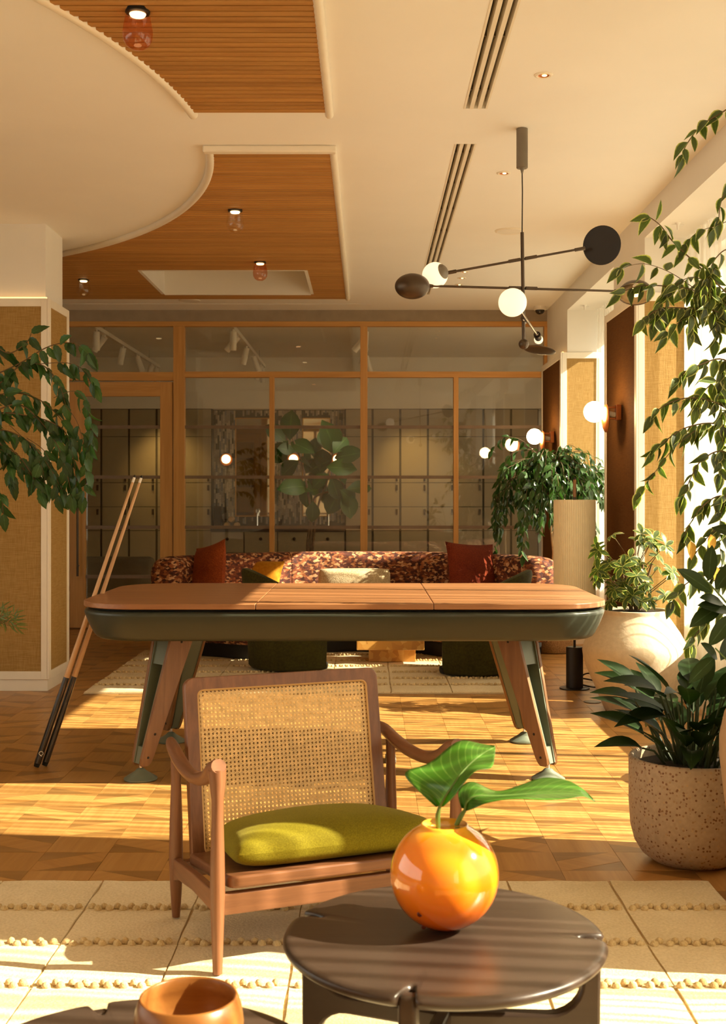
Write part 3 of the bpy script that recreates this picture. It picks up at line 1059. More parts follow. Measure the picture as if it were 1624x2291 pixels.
for k, (a, b, lab) in enumerate(((-2.95, -2.17, 'grey upholstered lounge seat seen through the glazed door'), (-1.45, -1.02, 'grey upholstered lounge seat behind the rust cushion'),
                                 (-0.98, -0.43, 'grey upholstered lounge seat in front of the fig trunks'), (-0.40, 0.27, 'grey upholstered lounge seat behind the middle of the printed sofa'))):
    t = thing('lounge_sofa', ((a + b) / 2, 12.6, 0), lab, 'armchair', 'grey lounge seats beyond the partition')
    soft_block('backrest', a, b, 12.25, 12.42, 0.15, 0.64, 0.06, M['grey_sofa'], t)
    soft_block('seat', a, b, 12.40, 13.0, 0.15, 0.42, 0.05, M['grey_sofa'], t)
    MB().box(a + 0.05, b - 0.05, 12.3, 12.95, 0, 0.15).build('plinth', M['black'], t, smooth=0)
# ------------------------------------------------------------------ rugs
def rug(label, x0, x1, y0, y1, xseams, rows, seed, h=0.018, knot_gap=0.040):
    r = random.Random(seed)
    t = thing('tufted_rug', ((x0 + x1) / 2, (y0 + y1) / 2, 0), label, 'rug')
    MB().box(x0, x1, y0, y1, 0.001, 0.008).build('rug_backing', M['rug_seam'], t, smooth=0)
    g = 0.0035
    for xa, xb in zip(xseams, xseams[1:]):
        for ya, yb in zip(rows, rows[1:]):
            nx, ny = 4, 3
            rs = []
            for j in range(ny + 1):
                row = []
                for i in range(nx + 1):
                    u, v = i / nx, j / ny
                    e = 0.004 if i in (0, nx) or j in (0, ny) else 0
                    row.append((xa + g + (xb - xa - 2 * g) * u + r.uniform(-0.003, 0.003), ya + g + (yb - ya - 2 * g) * v + r.uniform(-0.003, 0.003), h - e + r.uniform(-0.0012, 0.0012)))
                rs.append(row)
            b = MB().sheet(rs)
            ring = [k for k in range(nx + 1)] + [(nx + 1) * j + nx for j in range(1, ny + 1)] + [(nx + 1) * ny + k for k in range(nx - 1, -1, -1)] + [(nx + 1) * j for j in range(ny - 1, 0, -1)]
            top = [b.v[k] for k in ring]
            n = len(top)
            b.add(top + [(p[0], p[1], 0.006) for p in top], [(k, (k + 1) % n, n + (k + 1) % n, n + k) for k in range(n)])
            b.build('wool_panel', M['rug'], t, smooth=40)
    kb = MB()
    for y in rows[1:-1]:
        x = x0 + 0.02
        q = 0
        while x < x1:
            if min(abs(x - s) for s in xseams) > 0.012:
                dy = 0.010 if q % 2 else -0.008
                kb.ell((x + r.uniform(-0.004, 0.004), y + dy, h - 0.001), (0.0125, 0.011, 0.011 + r.uniform(0, 0.003)), 6, 4)
            x += knot_gap / 2
            q += 1
    o = kb.build('wool_knots', M['rug_knot'], t, smooth=60)
    o['kind'] = 'stuff'
    return t


rug('cream hand-tufted wool rug under the cane chair and round tables', -2.15, 1.10, 1.50, 3.89,
    [-2.15, -1.825, -1.50, -1.175, -0.85, -0.525, -0.20, 0.125, 0.45, 0.775, 1.10], [1.50, 1.79, 2.07, 2.35, 2.63, 2.77, 3.05, 3.335, 3.62, 3.89], 11)
rug('cream hand-tufted wool rug in front of the printed sofa', -1.80, 0.93, 7.65, 9.75,
    [-1.80, -1.41, -1.02, -0.63, -0.24, 0.15, 0.54, 0.93], [7.65, 7.93, 8.21, 8.50, 8.80, 9.10, 9.43, 9.75], 12)

# ------------------------------------------------------------------ pool table
TX, TY = -0.102, 5.755
HX, HY, RC = 1.160, 0.625, 0.27
t = thing('pool_table', (TX, TY, 0), 'green pool table with rounded corners under a walnut dining top', 'table')
outl = [(TX + a, TY + b) for a, b in rrect(HX, HY, RC, 12)]
J0, J1 = -0.476, 0.282


def leafpoly(lo, hi):
    p = [(a, b) for a, b in outl if lo <= a <= hi]
    if lo > -9:
        p += [(lo, TY - HY), (lo, TY + HY)]
    if hi < 9:
        p += [(hi, TY - HY), (hi, TY + HY)]
    c = (sum(a for a, b in p) / len(p), TY)
    return sorted(set(p), key=lambda q: math.atan2(q[1] - c[1], q[0] - c[0]))


for lo, hi in ((-99, J0 - 0.001), (J0 + 0.001, J1 - 0.001), (J1 + 0.001, 99)):
    MB().prism(leafpoly(lo, hi), lambda a, b, z: (a, b, z), 0.771, 0.795).build('top_leaf', M['table_wood'], t, smooth=40, bevel=0.003)


def ring(ins, z):
    return [(TX + a, TY + b, z) for a, b in rrect(HX - ins, HY - ins, RC - ins * 0.8, 12)]


MB().loft([ring(0.04, 0.740), ring(0.04, 0.771)]).build('dark_reveal', M['gap'], t)
MB().loft([ring(0.082, 0.628), ring(0.064, 0.630), ring(0.052, 0.637), ring(0.041, 0.652), ring(0.018, 0.70), ring(0.004, 0.738), ring(0.002, 0.748), ring(0.008, 0.757), ring(0.022, 0.7605)]).build('playfield_body', M['green'], t, smooth=60)


def pool_leg(sx, sy):
    top = Vector((TX + sx * 0.775, TY + sy * 0.285, 0))
    bot = Vector((TX + sx * 0.902, TY + sy * 0.412, 0))
    o = Vector((sx, sy, 0)).normalized()
    tt = Vector((-o.y, o.x, 0))
    ZT, ZB = 0.632, 0.062
    wf = lambda z: 0.060 + (0.128 - 0.060) * (z - ZB) / (ZT - ZB)
    gf = lambda z: 0.040 + (0.112 - 0.040) * (z - ZB) / (ZT - ZB)

    def pt(z, a, b):
        f = (z - ZB) / (ZT - ZB)
        c = bot.lerp(top, f)
        return c + o * (a * wf(z)) + tt * b + Vector((0, 0, z))

    def slab(zs, a0, a1, b0, b1, name, m, par, smooth=0, nar=None):
        rings = []
        for z in zs:
            k = nar(z) if nar else 1
            rings.append([pt(z, a0 * k, b0(z)), pt(z, a1 * k, b0(z)), pt(z, a1 * k, b1(z)), pt(z, a0 * k, b1(z))])
        return MB().loft(rings).build(name, m, par, smooth=smooth, bevel=0.003)

    lg = MB()
    zs = [ZB + 0.03, ZT]
    rings = [[pt(z, -0.5, -gf(z) / 2), pt(z, -0.32, -gf(z) / 2), pt(z, -0.32, gf(z) / 2), pt(z, -0.5, gf(z) / 2)] for z in zs]
    lg.loft(rings)
    for zs in ((ZB + 0.012, 0.145), (0.50, ZT)):
        rings = [[pt(z, -0.49, -gf(z) / 2), pt(z, 0.38, -gf(z) / 2), pt(z, 0.38, gf(z) / 2), pt(z, -0.49, gf(z) / 2)] for z in zs]
        lg.loft(rings)
    for s in (-1, 1):
        rings = [[pt(z, a, s * (gf(z) / 2 - d)) for a, d in ((-0.5, 0), (0.46, 0), (0.46, 0.006), (-0.5, 0.006))] for z in (ZB + 0.015, ZT)]
        lg.loft(rings)
    leg = lg.build('leg', M['green_leg'], t, smooth=0)
    nar = lambda z: 0.55 if z < ZB + 0.001 else (0.86 if z < ZB + 0.013 else 1)
    for s in (-1, 1):
        slab([ZB, ZB + 0.012, ZB + 0.035, ZT], -0.5, 0.5, lambda z: s * gf(z) / 2, lambda z: s * (gf(z) / 2 + 0.018), 'wood_facing', M['leg_wood'], leg, nar=nar)
        bb = MB()
        for z in (0.10, 0.20, 0.60):
            p = pt(z, 0, s * (gf(z) / 2 + 0.0175))
            bb.ell(p, 0.006, 8, 5)
        bb.build('bolts', M['black'], leg)
    f = Vector((bot.x, bot.y, 0))
    MB().lathe([(0.006, 0.048), (0.006, 0.085)], 10, f).build('foot_rod', M['chrome'], leg)
    MB().lathe([(0.071, 0.0), (0.0735, 0.003), (0.0735, 0.008), (0.060, 0.017), (0.026, 0.038), (0.018, 0.047), (0.010, 0.051)], 32, f).build('foot_disc', M['green_leg'], leg)


for sx in (-1, 1):
    for sy in (-1, 1):
        pool_leg(sx, sy)

# cues leaning on the table edge
for k, (b, e, lab) in enumerate((((-1.530, 5.575, 0.004), (-1.105, 5.74, 1.354), 'pool cue leaning on the table corner, the pale tip standing highest'),
                                 ((-1.500, 5.605, 0.004), (-1.078, 5.768, 1.352), 'pool cue leaning just behind the other cue'))):
    b, e = Vector(b), Vector(e)
    L = (e - b)
    t = thing('pool_cue', b, lab, 'cue', 'cues on the pool table')
    pt = lambda f: b + L * f
    MB().tube([pt(0.0), pt(0.012)], [0.0125, 0.0145], 12).build('rubber_bumper', M['gap'], t)
    MB().tube([pt(0.012), pt(0.30)], [0.0155, 0.0135], 14).build('butt', plain('cue_black', (0.018, 0.012, 0.01), 0.25, coat=0.5), t)
    if k == 0 or k == 1:
        sp = MB()
        for q in range(4):
            a = q * PI / 2 + 0.4
            d1 = Vector((math.cos(a), math.sin(a), 0))
            sp.add([pt(0.30) + d1 * 0.0137, pt(0.22) + Vector((math.cos(a + 0.5), math.sin(a + 0.5), 0)) * 0.0139 * 0.2 + d1 * 0.0141, pt(0.30) + Vector((math.cos(a + 0.9), math.sin(a + 0.9), 0)) * 0.0137], [(0, 1, 2)])
        sp.build('inlay_points', M['leg_wood'], t)
    MB().tube([pt(0.30), pt(0.55), pt(0.985)], [0.0135, 0.0105, 0.0062], 12).build('shaft', wood('cue_maple', (0.66, 0.42, 0.22), (0.56, 0.33, 0.16), 'Z', 0.3, 0.6), t)
    MB().tube([pt(0.975), pt(0.992)], [0.0066, 0.0064], 12).build('ferrule', M['white'], t)
    MB().tube([pt(0.992), pt(1.0)], [0.0064, 0.005], 10).build('tip', M['black'], t)
    if k == 0:
        fc = bpy.data.curves.new('butt_letter', 'FONT')
        fc.body = 'Q'
        fc.size = 0.028
        fc.extrude = 0.0002
        fc.align_x = 'CENTER'
        tmp = bpy.data.objects.new('butt_letter', fc)
        me = bpy.data.meshes.new_from_object(tmp)
        bpy.data.objects.remove(tmp)
        bpy.data.curves.remove(fc)
        me.materials.clear()
        me.materials.append(M['white'])
        fo = bpy.data.objects.new('butt_letter', me)
        COL.objects.link(fo)
        fo.parent = t
        dirn = L.normalized()
        nrm = (Vector((0.30, -1, 0)) - dirn * Vector((0.30, -1, 0)).dot(dirn)).normalized()
        xax = dirn.cross(nrm)
        mm = Matrix((xax, dirn, nrm)).transposed().to_4x4()
        fo.matrix_basis = Matrix.Translation(L * 0.040 + nrm * 0.0163) @ mm

# ------------------------------------------------------------------ lounge chair with cane back
CA = math.radians(22.4)
ch = thing('lounge_chair', (-0.387, 3.116, 0.0195), 'walnut lounge armchair with woven cane back and olive velvet cushion', 'chair', rz=CA)
W, D = 0.686, 0.457


def loc(b, name, m, par=ch, **k):
    return b.build(name, m, par, local=True, **k)


for u in (0, W):
    loc(MB().tube([(u, 0, 0), (u, 0, 0.10), (u, 0, 0.20), (u, 0, 0.30), (u, 0, 0.40), (u, 0, 0.45), (u, 0, 0.49), (u, 0.004, 0.525)], [0.0125, 0.016, 0.020, 0.0185, 0.0155, 0.016, 0.021, 0.024], 14), 'leg', M['walnut'], smooth=60)
    loc(MB().tube([(u, D, 0), (u, D, 0.08), (u, D, 0.17), (u, D, 0.28), (u, D, 0.40), (u, D, 0.465)], [0.0115, 0.017, 0.0205, 0.019, 0.0145, 0.016], 14), 'leg', M['walnut'], smooth=60)
    s = 1 if u == 0 else -1
    path = catmull([(u + s * 0.004, 0.545, 0.500), (u, 0.50, 0.491), (u - s * 0.002, 0.41, 0.470), (u - s * 0.004, 0.30, 0.458), (u - s * 0.004, 0.19, 0.463), (u, 0.10, 0.487), (u, 0.03, 0.520), (u, -0.012, 0.538)], 4)
    loc(MB().tube(path, lerp_list([0.013, 0.019, 0.0205, 0.020, 0.0195, 0.021, 0.026, 0.020], len(path)), 14, flat=0.95), 'armrest', M['walnut_y'], smooth=70)
    # side rail, sloping down to the back
    loc(MB().loft([[(u - 0.011, v, z0), (u + 0.011, v, z0), (u + 0.011, v, z1), (u - 0.011, v, z1)] for v, z0, z1 in ((0.01, 0.155, 0.212), (D * 0.5, 0.148, 0.196), (D * 0.85, 0.128, 0.180), (D, 0.105, 0.175))]), 'side_rail', M['walnut_y'], smooth=0, bevel=0.004)
loc(MB().box(0.01, W - 0.01, -0.010, 0.014, 0.150, 0.206), 'front_rail', M['walnut_x'], smooth=0, bevel=0.004)
loc(MB().box(0.01, W - 0.01, D - 0.012, D + 0.010, 0.115, 0.165), 'rear_rail', M['walnut_x'], smooth=0, bevel=0.004)
# seat tray
TU0, TU1 = 0.026, W - 0.026
tz = lambda v: 0.252 - (v + 0.02) * 0.13
tray = [(a + (TU0 + TU1) / 2, b + 0.20) for a, b in rrect((TU1 - TU0) / 2, 0.225, 0.035, 6)]
loc(MB().loft([[(a, b, tz(b) - 0.032) for a, b in tray], [(a, b, tz(b)) for a, b in tray]]), 'seat_tray', M['walnut_x'], smooth=40, bevel=0.006)


def puff(cx, cy, hx, hy, zb, h, tilt=0.0, n=20, taper=0.0):
    """boxy stuffed cushion: upright welted sides, domed top"""
    b = MB()
    for top in (1, 0):
        rows = []
        for j in range(n + 1):
            row = []
            for i in range(n + 1):
                u, v = -1 + 2 * i / n, -1 + 2 * j / n
                u, v = math.sin(u * PI / 2), math.sin(v * PI / 2)
                e = (max(0.0, 1 - abs(u) ** 7) * max(0.0, 1 - abs(v) ** 7)) ** 0.40
                dome = 0.62 + 0.38 * (1 - u * u) * (1 - v * v)
                # pulled-in corners
                k = 1 - 0.05 * (u * v) ** 4
                z = zb + h * (0.36 + 0.64 * e * dome) if top else zb + h * (0.36 - 0.36 * e)
                row.append((cx + (hx - taper * (v + 1) / 2) * u * k, cy + hy * v * k, z - tilt * (cy + hy * v)))
            rows.append(row)
        b.sheet(rows)
    return b


loc(puff(W / 2 + 0.005, 0.195, 0.305, 0.200, 0.2515, 0.125, 0.13, taper=0.055), 'seat_cushion', M['velvet'], smooth=80)

# reclined cane back
BW = 0.62
bo = Vector((0.033, 0.403, 0.150))
bt = Vector((0.033, 0.508, 0.690))
bax = (bt - bo).normalized()
BH = (bt - bo).length
bn = Vector((1, 0, 0)).cross(bax).normalized()    # pointing to the front (-v)
if bn.y > 0:
    bn = -bn


def bp(s, h, d=0.0):
    return bo + Vector((s, 0, 0)) + bax * h + bn * d


outer = [(a + BW / 2, b + BH / 2) for a, b in rrect(BW / 2, BH / 2, 0.030, 6)]
FWd = 0.037
inner = [(a + BW / 2, b + BH / 2) for a, b in rrect(BW / 2 - FWd, BH / 2 - FWd, 0.018, 6)]
n = len(outer)
fb = MB()
rings = []
for poly, d in ((outer, -0.015), (outer, 0.011), ([(a * 0.992 + 0.0025, b * 0.992 + 0.002) for a, b in outer], 0.015), (inner, 0.015), (inner, -0.015), (outer, -0.015)):
    rings.append([bp(a, b, d) for a, b in poly])
fb.loft(rings, caps=False)
loc(fb, 'back_frame', M['walnut'], smooth=45)
# light spline lining the opening
spl = [bp(a, b, 0.012) for a, b in [((p[0] - BW / 2) * 0.992 + BW / 2, (p[1] - BH / 2) * 0.993 + BH / 2) for p in inner]]
loc(MB().tube(spl + [spl[0]], 0.0042, 6, caps=False), 'cane_spline', M['cane_edge'], smooth=60)
# woven cane: pairs of upright and level strands, diagonals cutting the corners
cw = MB()
s0, s1, h0, h1 = FWd, BW - FWd, FWd, BH - FWd
P = 0.0125
ns, nh = round((s1 - s0) / P), round((h1 - h0) / P)
ps, ph = (s1 - s0) / ns, (h1 - h0) / nh


def strand(a, b, wd, d):
    a2, b2 = Vector((a[0], a[1])), Vector((b[0], b[1]))
    nn = (b2 - a2).normalized()
    nn = Vector((-nn.y, nn.x)) * wd / 2
    q = [a2 + nn, b2 + nn, b2 - nn, a2 - nn]
    cw.add([bp(p.x, p.y, d) for p in q] + [bp(p.x, p.y, d - 0.0006) for p in q], [(0, 1, 2, 3), (7, 6, 5, 4), (0, 4, 5, 1), (2, 6, 7, 3)])


for i in range(ns + 1):
    for o in (-0.00165, 0.00165):
        x = s0 + i * ps + o
        if s0 <= x <= s1:
            strand((x, h0), (x, h1), 0.0025, 0.0065)
for j in range(nh + 1):
    for o in (-0.00165, 0.00165):
        y = h0 + j * ph + o
        if h0 <= y <= h1:
            strand((s0, y), (s1, y), 0.0025, 0.0072)
Lh, Lw = h1 - h0, s1 - s0
k = -Lh
while k < Lw + Lh:
    for sg in (1, -1):
        # line x = s0 + k + t, y = h0 + t * sg ...
        pts = []
        for tt in (0, Lh):
            pts.append((s0 + k + tt * ps / ph, h0 + tt if sg == 1 else h1 - tt))
        (xa, ya), (xb, yb) = pts
        lo, hi = 0.0, 1.0
        if xb != xa:
            f0, f1 = (s0 - xa) / (xb - xa), (s1 - xa) / (xb - xa)
            lo, hi = max(lo, min(f0, f1)), min(hi, max(f0, f1))
        if hi > lo + 0.004:
            strand((xa + (xb - xa) * lo, ya + (yb - ya) * lo), (xa + (xb - xa) * hi, ya + (yb - ya) * hi), 0.0021, 0.0079 if sg == 1 else 0.0085)
    k += ps
o = loc(cw, 'cane_webbing', M['cane'], smooth=0)
o['kind'] = 'stuff'
# rebate behind the first row of holes
rb = MB()
inn2 = [(a + BW / 2, b + BH / 2) for a, b in rrect(BW / 2 - FWd - 0.016, BH / 2 - FWd - 0.016, 0.012, 6)]
rb.loft([[bp(a, b, 0.003) for a, b in inner], [bp(a, b, 0.003) for a, b in inn2], [bp(a, b, -0.012) for a, b in inn2], [bp(a, b, -0.012) for a, b in inner]], caps=False)
loc(rb, 'back_rebate', M['walnut'], smooth=0)

# ------------------------------------------------------------------ round tables
def coffee_table(label, cx, cy, H, R, ang):
    t = thing('coffee_table', (cx, cy, 0.0195), label, 'table')
    H0 = H

    def rad(th):
        r = R
        for a in ang:
            d = (th - a + PI) % (2 * PI) - PI
            w_ = 0.052 * 0.31 / R
            if abs(d) < w_:
                r = R - 0.052 * math.sqrt(1 - (d / w_) ** 2)
            elif abs(d) < w_ * 1.8:
                r = R - 0.006 * (1 - (abs(d) / w_ - 1) / 0.8) ** 2
        return r

    nn = 540
    ths = [2 * PI * k / nn for k in range(nn)]
    rings = []
    for ins, z in ((0.030, H - 0.024), (0.010, H - 0.023), (0.002, H - 0.016), (0.0, H - 0.010), (0.003, H - 0.004), (0.010, H - 0.0006), (0.018, H)):
        rings.append([(cx + (rad(a) - ins) * math.cos(a), cy + (rad(a) - ins) * math.sin(a), z) for a in ths])
    rings.append([(cx + 0.5 * R * math.cos(a), cy + 0.5 * R * math.sin(a), H) for a in ths])
    MB().loft(rings).build('table_top', M['table_dark'], t, smooth=50)
    zt, zb = H * 0.635, H * 0.545
    ro, ri = R - 0.012, R - 0.047
    rf_ = 0.065
    for a in ang:
        poly = [(0.0, zb)]
        for k in range(7):
            q = PI / 2 * k / 6
            poly.append((ri - rf_ + rf_ * math.sin(q), zb - rf_ + rf_ * math.cos(q)))
        poly += [(ri + 0.004, 0.0195), (ro - 0.004, 0.0195), (ro, H - 0.03), (ro - 0.004, H - 0.006), (ri + 0.004, H - 0.006), (ri, H - 0.03)]
        for k in range(7):
            q = PI / 2 * (1 - k / 6)
            poly.append((ri - rf_ + rf_ * math.sin(q), zt + rf_ - rf_ * math.cos(q)))
        poly.append((0.0, zt))
        c, s = math.cos(a), math.sin(a)
        MB().prism(poly, lambda p, z, tt: (cx + c * p - s * tt, cy + s * p + c * tt, z), -0.016, 0.016).build('leg', M['table_dark'], t, smooth=40, bevel=0.006)
    return t


rad_ = math.radians
coffee_table('round dark-stained coffee table with notched edge carrying the orange vase', 0.1486, 2.34, 0.404, 0.312, [rad_(158), rad_(254), rad_(357), rad_(76)])
coffee_table('lower round dark-stained coffee table carrying the wooden bowl', -0.375, 1.915, 0.325, 0.322, [rad_(20), rad_(112), rad_(200), rad_(292)])

# orange vase
vz = 0.404
vc = (0.151, 2.365, vz)
R = 0.1065
prof = [(0.0, 0.0006), (0.022, 0.0008)]
for k in range(2, 27):
    th = -PI / 2 + PI * k / 30
    if R * math.cos(th) > 0.025:
        prof.append((R * math.cos(th), R + R * math.sin(th) * 0.99))
prof = [p for p in prof if not (p[1] > R and p[0] < 0.050)]
zt = prof[-1][1]
prof += [(0.047, zt + 0.004), (0.0455, zt + 0.008), (0.043, zt + 0.0085), (0.041, zt + 0.004)]
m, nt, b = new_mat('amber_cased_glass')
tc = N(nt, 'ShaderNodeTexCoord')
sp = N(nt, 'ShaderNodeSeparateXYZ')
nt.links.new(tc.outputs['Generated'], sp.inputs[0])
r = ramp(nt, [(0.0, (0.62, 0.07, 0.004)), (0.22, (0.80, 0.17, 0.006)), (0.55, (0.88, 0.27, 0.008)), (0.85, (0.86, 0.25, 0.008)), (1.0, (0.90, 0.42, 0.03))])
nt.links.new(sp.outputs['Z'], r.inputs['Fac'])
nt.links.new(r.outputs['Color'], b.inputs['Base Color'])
b.inputs['Roughness'].default_value = 0.12
b.inputs['Coat Weight'].default_value = 1.0
b.inputs['Coat Roughness'].default_value = 0.02
b.inputs['Subsurface Weight'].default_value = 0.35
b.inputs['Subsurface Radius'].default_value = (0.06, 0.02, 0.004)
M['amber'] = m
t = thing('glass_vase', vc, 'round orange glass vase holding two green leaves', 'vase')
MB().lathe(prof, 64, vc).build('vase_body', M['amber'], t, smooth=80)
ins = MB().lathe([(0.041, zt + 0.004), (0.046, zt - 0.004), (0.085, 0.16), (0.09, 0.10)], 40, vc, caps=False)
ins.build('vase_lining', plain('yellow_lining', (0.80, 0.50, 0.06), 0.3), t, smooth=80)
for x, z in ((-0.052, 0.055), (-0.043, 0.020)):
    yy = -math.sqrt(max(0, R * R - x * x - (z - R) ** 2))
    MB().ell((vc[0] + x, vc[1] + yy, vc[2] + z), (0.005, 0.0015, 0.0055), 10, 6).build('glass_blemish', plain('dark_amber', (0.10, 0.012, 0.003), 0.2), t)

# wooden bowl
bc = (-0.294, 1.985, 0.325)
t = tag(MB().lathe([(0.0, 0.0), (0.045, 0.0), (0.070, 0.010), (0.087, 0.036), (0.0905, 0.060), (0.087, 0.085), (0.0805, 0.104), (0.0775, 0.106), (0.0745, 0.103), (0.080, 0.080), (0.082, 0.058), (0.074, 0.030), (0.05, 0.013), (0.0, 0.010)], 56, bc, caps=False).build('wooden_bowl', M['bowl'], smooth=80),
        'turned wooden bowl on the lower dark round table', 'bowl')

# ------------------------------------------------------------------ seating corner
SC = Vector((-0.1, 8.73, 0))
RO = 1.72
A0, A1 = rad_(90 + 64), rad_(90 - 64)
so = thing('curved_sofa', (SC.x, SC.y, 0.02), 'curved sofa in brown and rust faceted print before the partition', 'sofa')


def arc_loft(section, n=36, a0=A0, a1=A1, end=0.0):
    """section: closed list of (radius, z); ends drawn in to round them"""
    cr = sum(p[0] for p in section) / len(section)
    cz = sum(p[1] for p in section) / len(section)
    rings = []
    st = [a0 + (a1 - a0) * k / n for k in range(n + 1)]
    for k, a in enumerate(st):
        rings.append([(SC.x + r * math.cos(a), SC.y + r * math.sin(a), z) for r, z in section])
    if end:
        for side in (0, 1):
            base = a0 if side == 0 else a1
            sg = 1 if side == 0 else -1
            for f, q in ((0.35, 0.97), (0.75, 0.82), (0.97, 0.5), (1.0, 0.2)):
                a = base + sg * end * f / cr
                rg = [(SC.x + (cr + (r - cr) * q) * math.cos(a), SC.y + (cr + (r - cr) * q) * math.sin(a), cz + (z - cz) * (0.5 + 0.5 * q)) for r, z in section]
                if side == 0:
                    rings.insert(0, rg)
                else:
                    rings.append(rg)
    return MB().loft(rings)


def sect(r0, r1, z0, z1, rr, nn=5):
    return [((r0 + r1) / 2 + a, (z0 + z1) / 2 + b) for a, b in rrect((r1 - r0) / 2, (z1 - z0) / 2, rr, nn)]


for f in range(3):
    a, b = A0 + (A1 - A0) * f / 3, A0 + (A1 - A0) * (f + 1) / 3
    arc_loft(sect(RO - 0.26, RO, 0.12, 0.785, 0.10), 14, a - 0.002, b + 0.002).build('backrest', M['sofa'], so, smooth=60)
for side, (a, b) in enumerate(((A0 + 0.001, A0 + 0.03), (A1 - 0.03, A1 - 0.001))):
    arc_loft(sect(RO - 0.27, RO - 0.0, 0.12, 0.78, 0.10), 2, b, a, 0.10).build('back_end', M['sofa'], so, smooth=60)
arc_loft(sect(RO - 0.90, RO - 0.24, 0.13, 0.43, 0.06), 36, A0, A1, 0.05).build('seat', M['sofa'], so, smooth=60)
arc_loft(sect(RO - 0.84, RO - 0.06, 0.02, 0.13, 0.01, 2), 36, A0 - 0.03, A1 + 0.03).build('plinth', M['gap'], so, smooth=60)


def pillow(name, c, w, h, th, yaw, roll, lean, m, label):
    n = 14
    b = MB()
    Mx = Matrix.Translation(Vector(c)) @ Matrix.Rotation(yaw, 4, 'Z') @ Matrix.Rotation(-lean, 4, 'X') @ Matrix.Rotation(roll, 4, 'Y')
    for sg in (-1, 1):
        rows = []
        for j in range(n + 1):
            row = []
            for i in range(n + 1):
                u, v = -1 + 2 * i / n, -1 + 2 * j / n
                e = (max(0, 1 - abs(u) ** 2.6) * max(0, 1 - abs(v) ** 2.6)) ** 0.6
                px = u * (1 - 0.07 * (1 - v * v) * abs(u)) * w / 2
                pz = v * (1 - 0.07 * (1 - u * u) * abs(v)) * h / 2
                row.append(Mx @ Vector((px, sg * th / 2 * e, pz)))
            rows.append(row)
        b.sheet(rows)
    return tag(b.build(name, m, smooth=80), label, 'cushion')


pillow('cushion', (-1.235, 9.40, 0.675), 0.42, 0.44, 0.17, rad_(-52), rad_(-13), rad_(12), M['rust'], 'rust speckled square cushion at the curved end of the sofa near the cues')
pillow('cushion', (-0.885, 9.93, 0.585), 0.40, 0.31, 0.13, rad_(-24), rad_(2), rad_(20), M['mustard'], 'mustard velvet cushion beside the rust one on the sofa')
pillow('cushion', (0.83, 9.62, 0.66), 0.46, 0.46, 0.18, rad_(30), rad_(4), rad_(14), M['maroon'], 'dark red chenille square cushion on the sofa')
soft_c = puff(0, 0, 0.30, 0.125, -0.08, 0.18)
bmx = Matrix.Translation((-0.11, 10.03, 0.535)) @ Matrix.Rotation(rad_(72), 4, 'X')
soft_c.v = [tuple(bmx @ Vector(p)) for p in soft_c.v]
tag(soft_c.build('cushion', M['boucle'], smooth=80), 'wide beige boucle cushion against the middle of the sofa back', 'cushion')


def barrel_chair(label, cx, cy, face, fl=0.045):
    t = thing('barrel_chair', (cx, cy, 0.02), label, 'armchair', rz=0)
    n = 28
    # shell: wraps round the back, open to the front
    ro_, th = 0.325, 0.075
    rows_o, rings = [], []
    for k in range(n + 1):
        a = face + PI + (-1 + 2 * k / n) * 2.2
        f = abs(-1 + 2 * k / n)
        zt = 0.575 + 0.168 * max(0.0, math.cos(f * 2.2)) ** 1.1
        prof = [(ro_ - 0.03, 0.03), (ro_ - 0.012, 0.05), (ro_, 0.32), (ro_ + fl - 0.005, zt - 0.03), (ro_ + fl - 0.012, zt - 0.004), (ro_ + fl - 0.03, zt), (ro_ + fl - th + 0.03, zt), (ro_ + fl - th + 0.012, zt - 0.012), (ro_ + fl - th, zt - 0.05), (ro_ - th - 0.01, 0.40), (ro_ - th - 0.01, 0.03)]
        rings.append([(cx + r * math.cos(a), cy + r * math.sin(a), z) for r, z in prof])
    MB().loft(rings).build('shell', M['velvet_dark'], t, smooth=60)
    MB().lathe([(0.10, 0.44), (0.20, 0.44), (0.232, 0.42), (0.240, 0.38), (0.240, 0.05), (0.22, 0.03)], 36, (cx, cy, 0)).build('seat', M['velvet_dark'], t, smooth=60)
    MB().lathe([(0.26, 0.02), (0.26, 0.05)], 32, (cx, cy, 0)).build('plinth', M['gap'], t)
    return t


barrel_chair('moss green velvet barrel chair near the mustard cushion', -0.545, 8.72, rad_(18))
barrel_chair('moss green velvet barrel chair near the dark red cushion', 0.765, 8.50, rad_(165), 0.075)

t = thing('burl_table', (0.17, 9.1, 0.018), 'low burl wood coffee table between the velvet chairs', 'table')
MB().box(-0.08, 0.42, 8.90, 9.30, 0.12, 0.30).build('table_slab', M['burl'], t, smooth=0, bevel=0.006)
MB().box(0.01, 0.36, 9.02, 9.25, 0.018, 0.12).build('table_base', M['burl'], t, smooth=0, bevel=0.004)

# ------------------------------------------------------------------ lamps
# mobile chandelier
P0 = Vector((0.743, 5.80, 0))
t = thing('chandelier', (P0.x, P0.y, ZC), 'dark bronze mobile chandelier with opal globes over the pool table', 'lamp')
MB().lathe([(0.022, ZC), (0.0275, ZC - 0.001), (0.0275, ZC - 0.188), (0.024, ZC - 0.191)], 24, P0).build('canopy', M['grey_metal'], t)
MB().lathe([(0.012, ZC - 0.19), (0.008, ZC - 0.20), (0.004, ZC - 0.215)], 12, P0).build('cord_grip', M['grey_metal'], t)
rodx = 0.751
MB().tube([P0 + Vector((0, 0, ZC - 0.2)), P0 + Vector((0.0015, 0, 2.72)), P0 + Vector((0, 0, 2.52))], 0.003, 6).build('cable', M['gap'], t)
MB().tube([P0 + Vector((0, 0, 2.522)), (rodx, 5.80, 1.99)], 0.0085, 12).build('rod', M['bronze'], t)
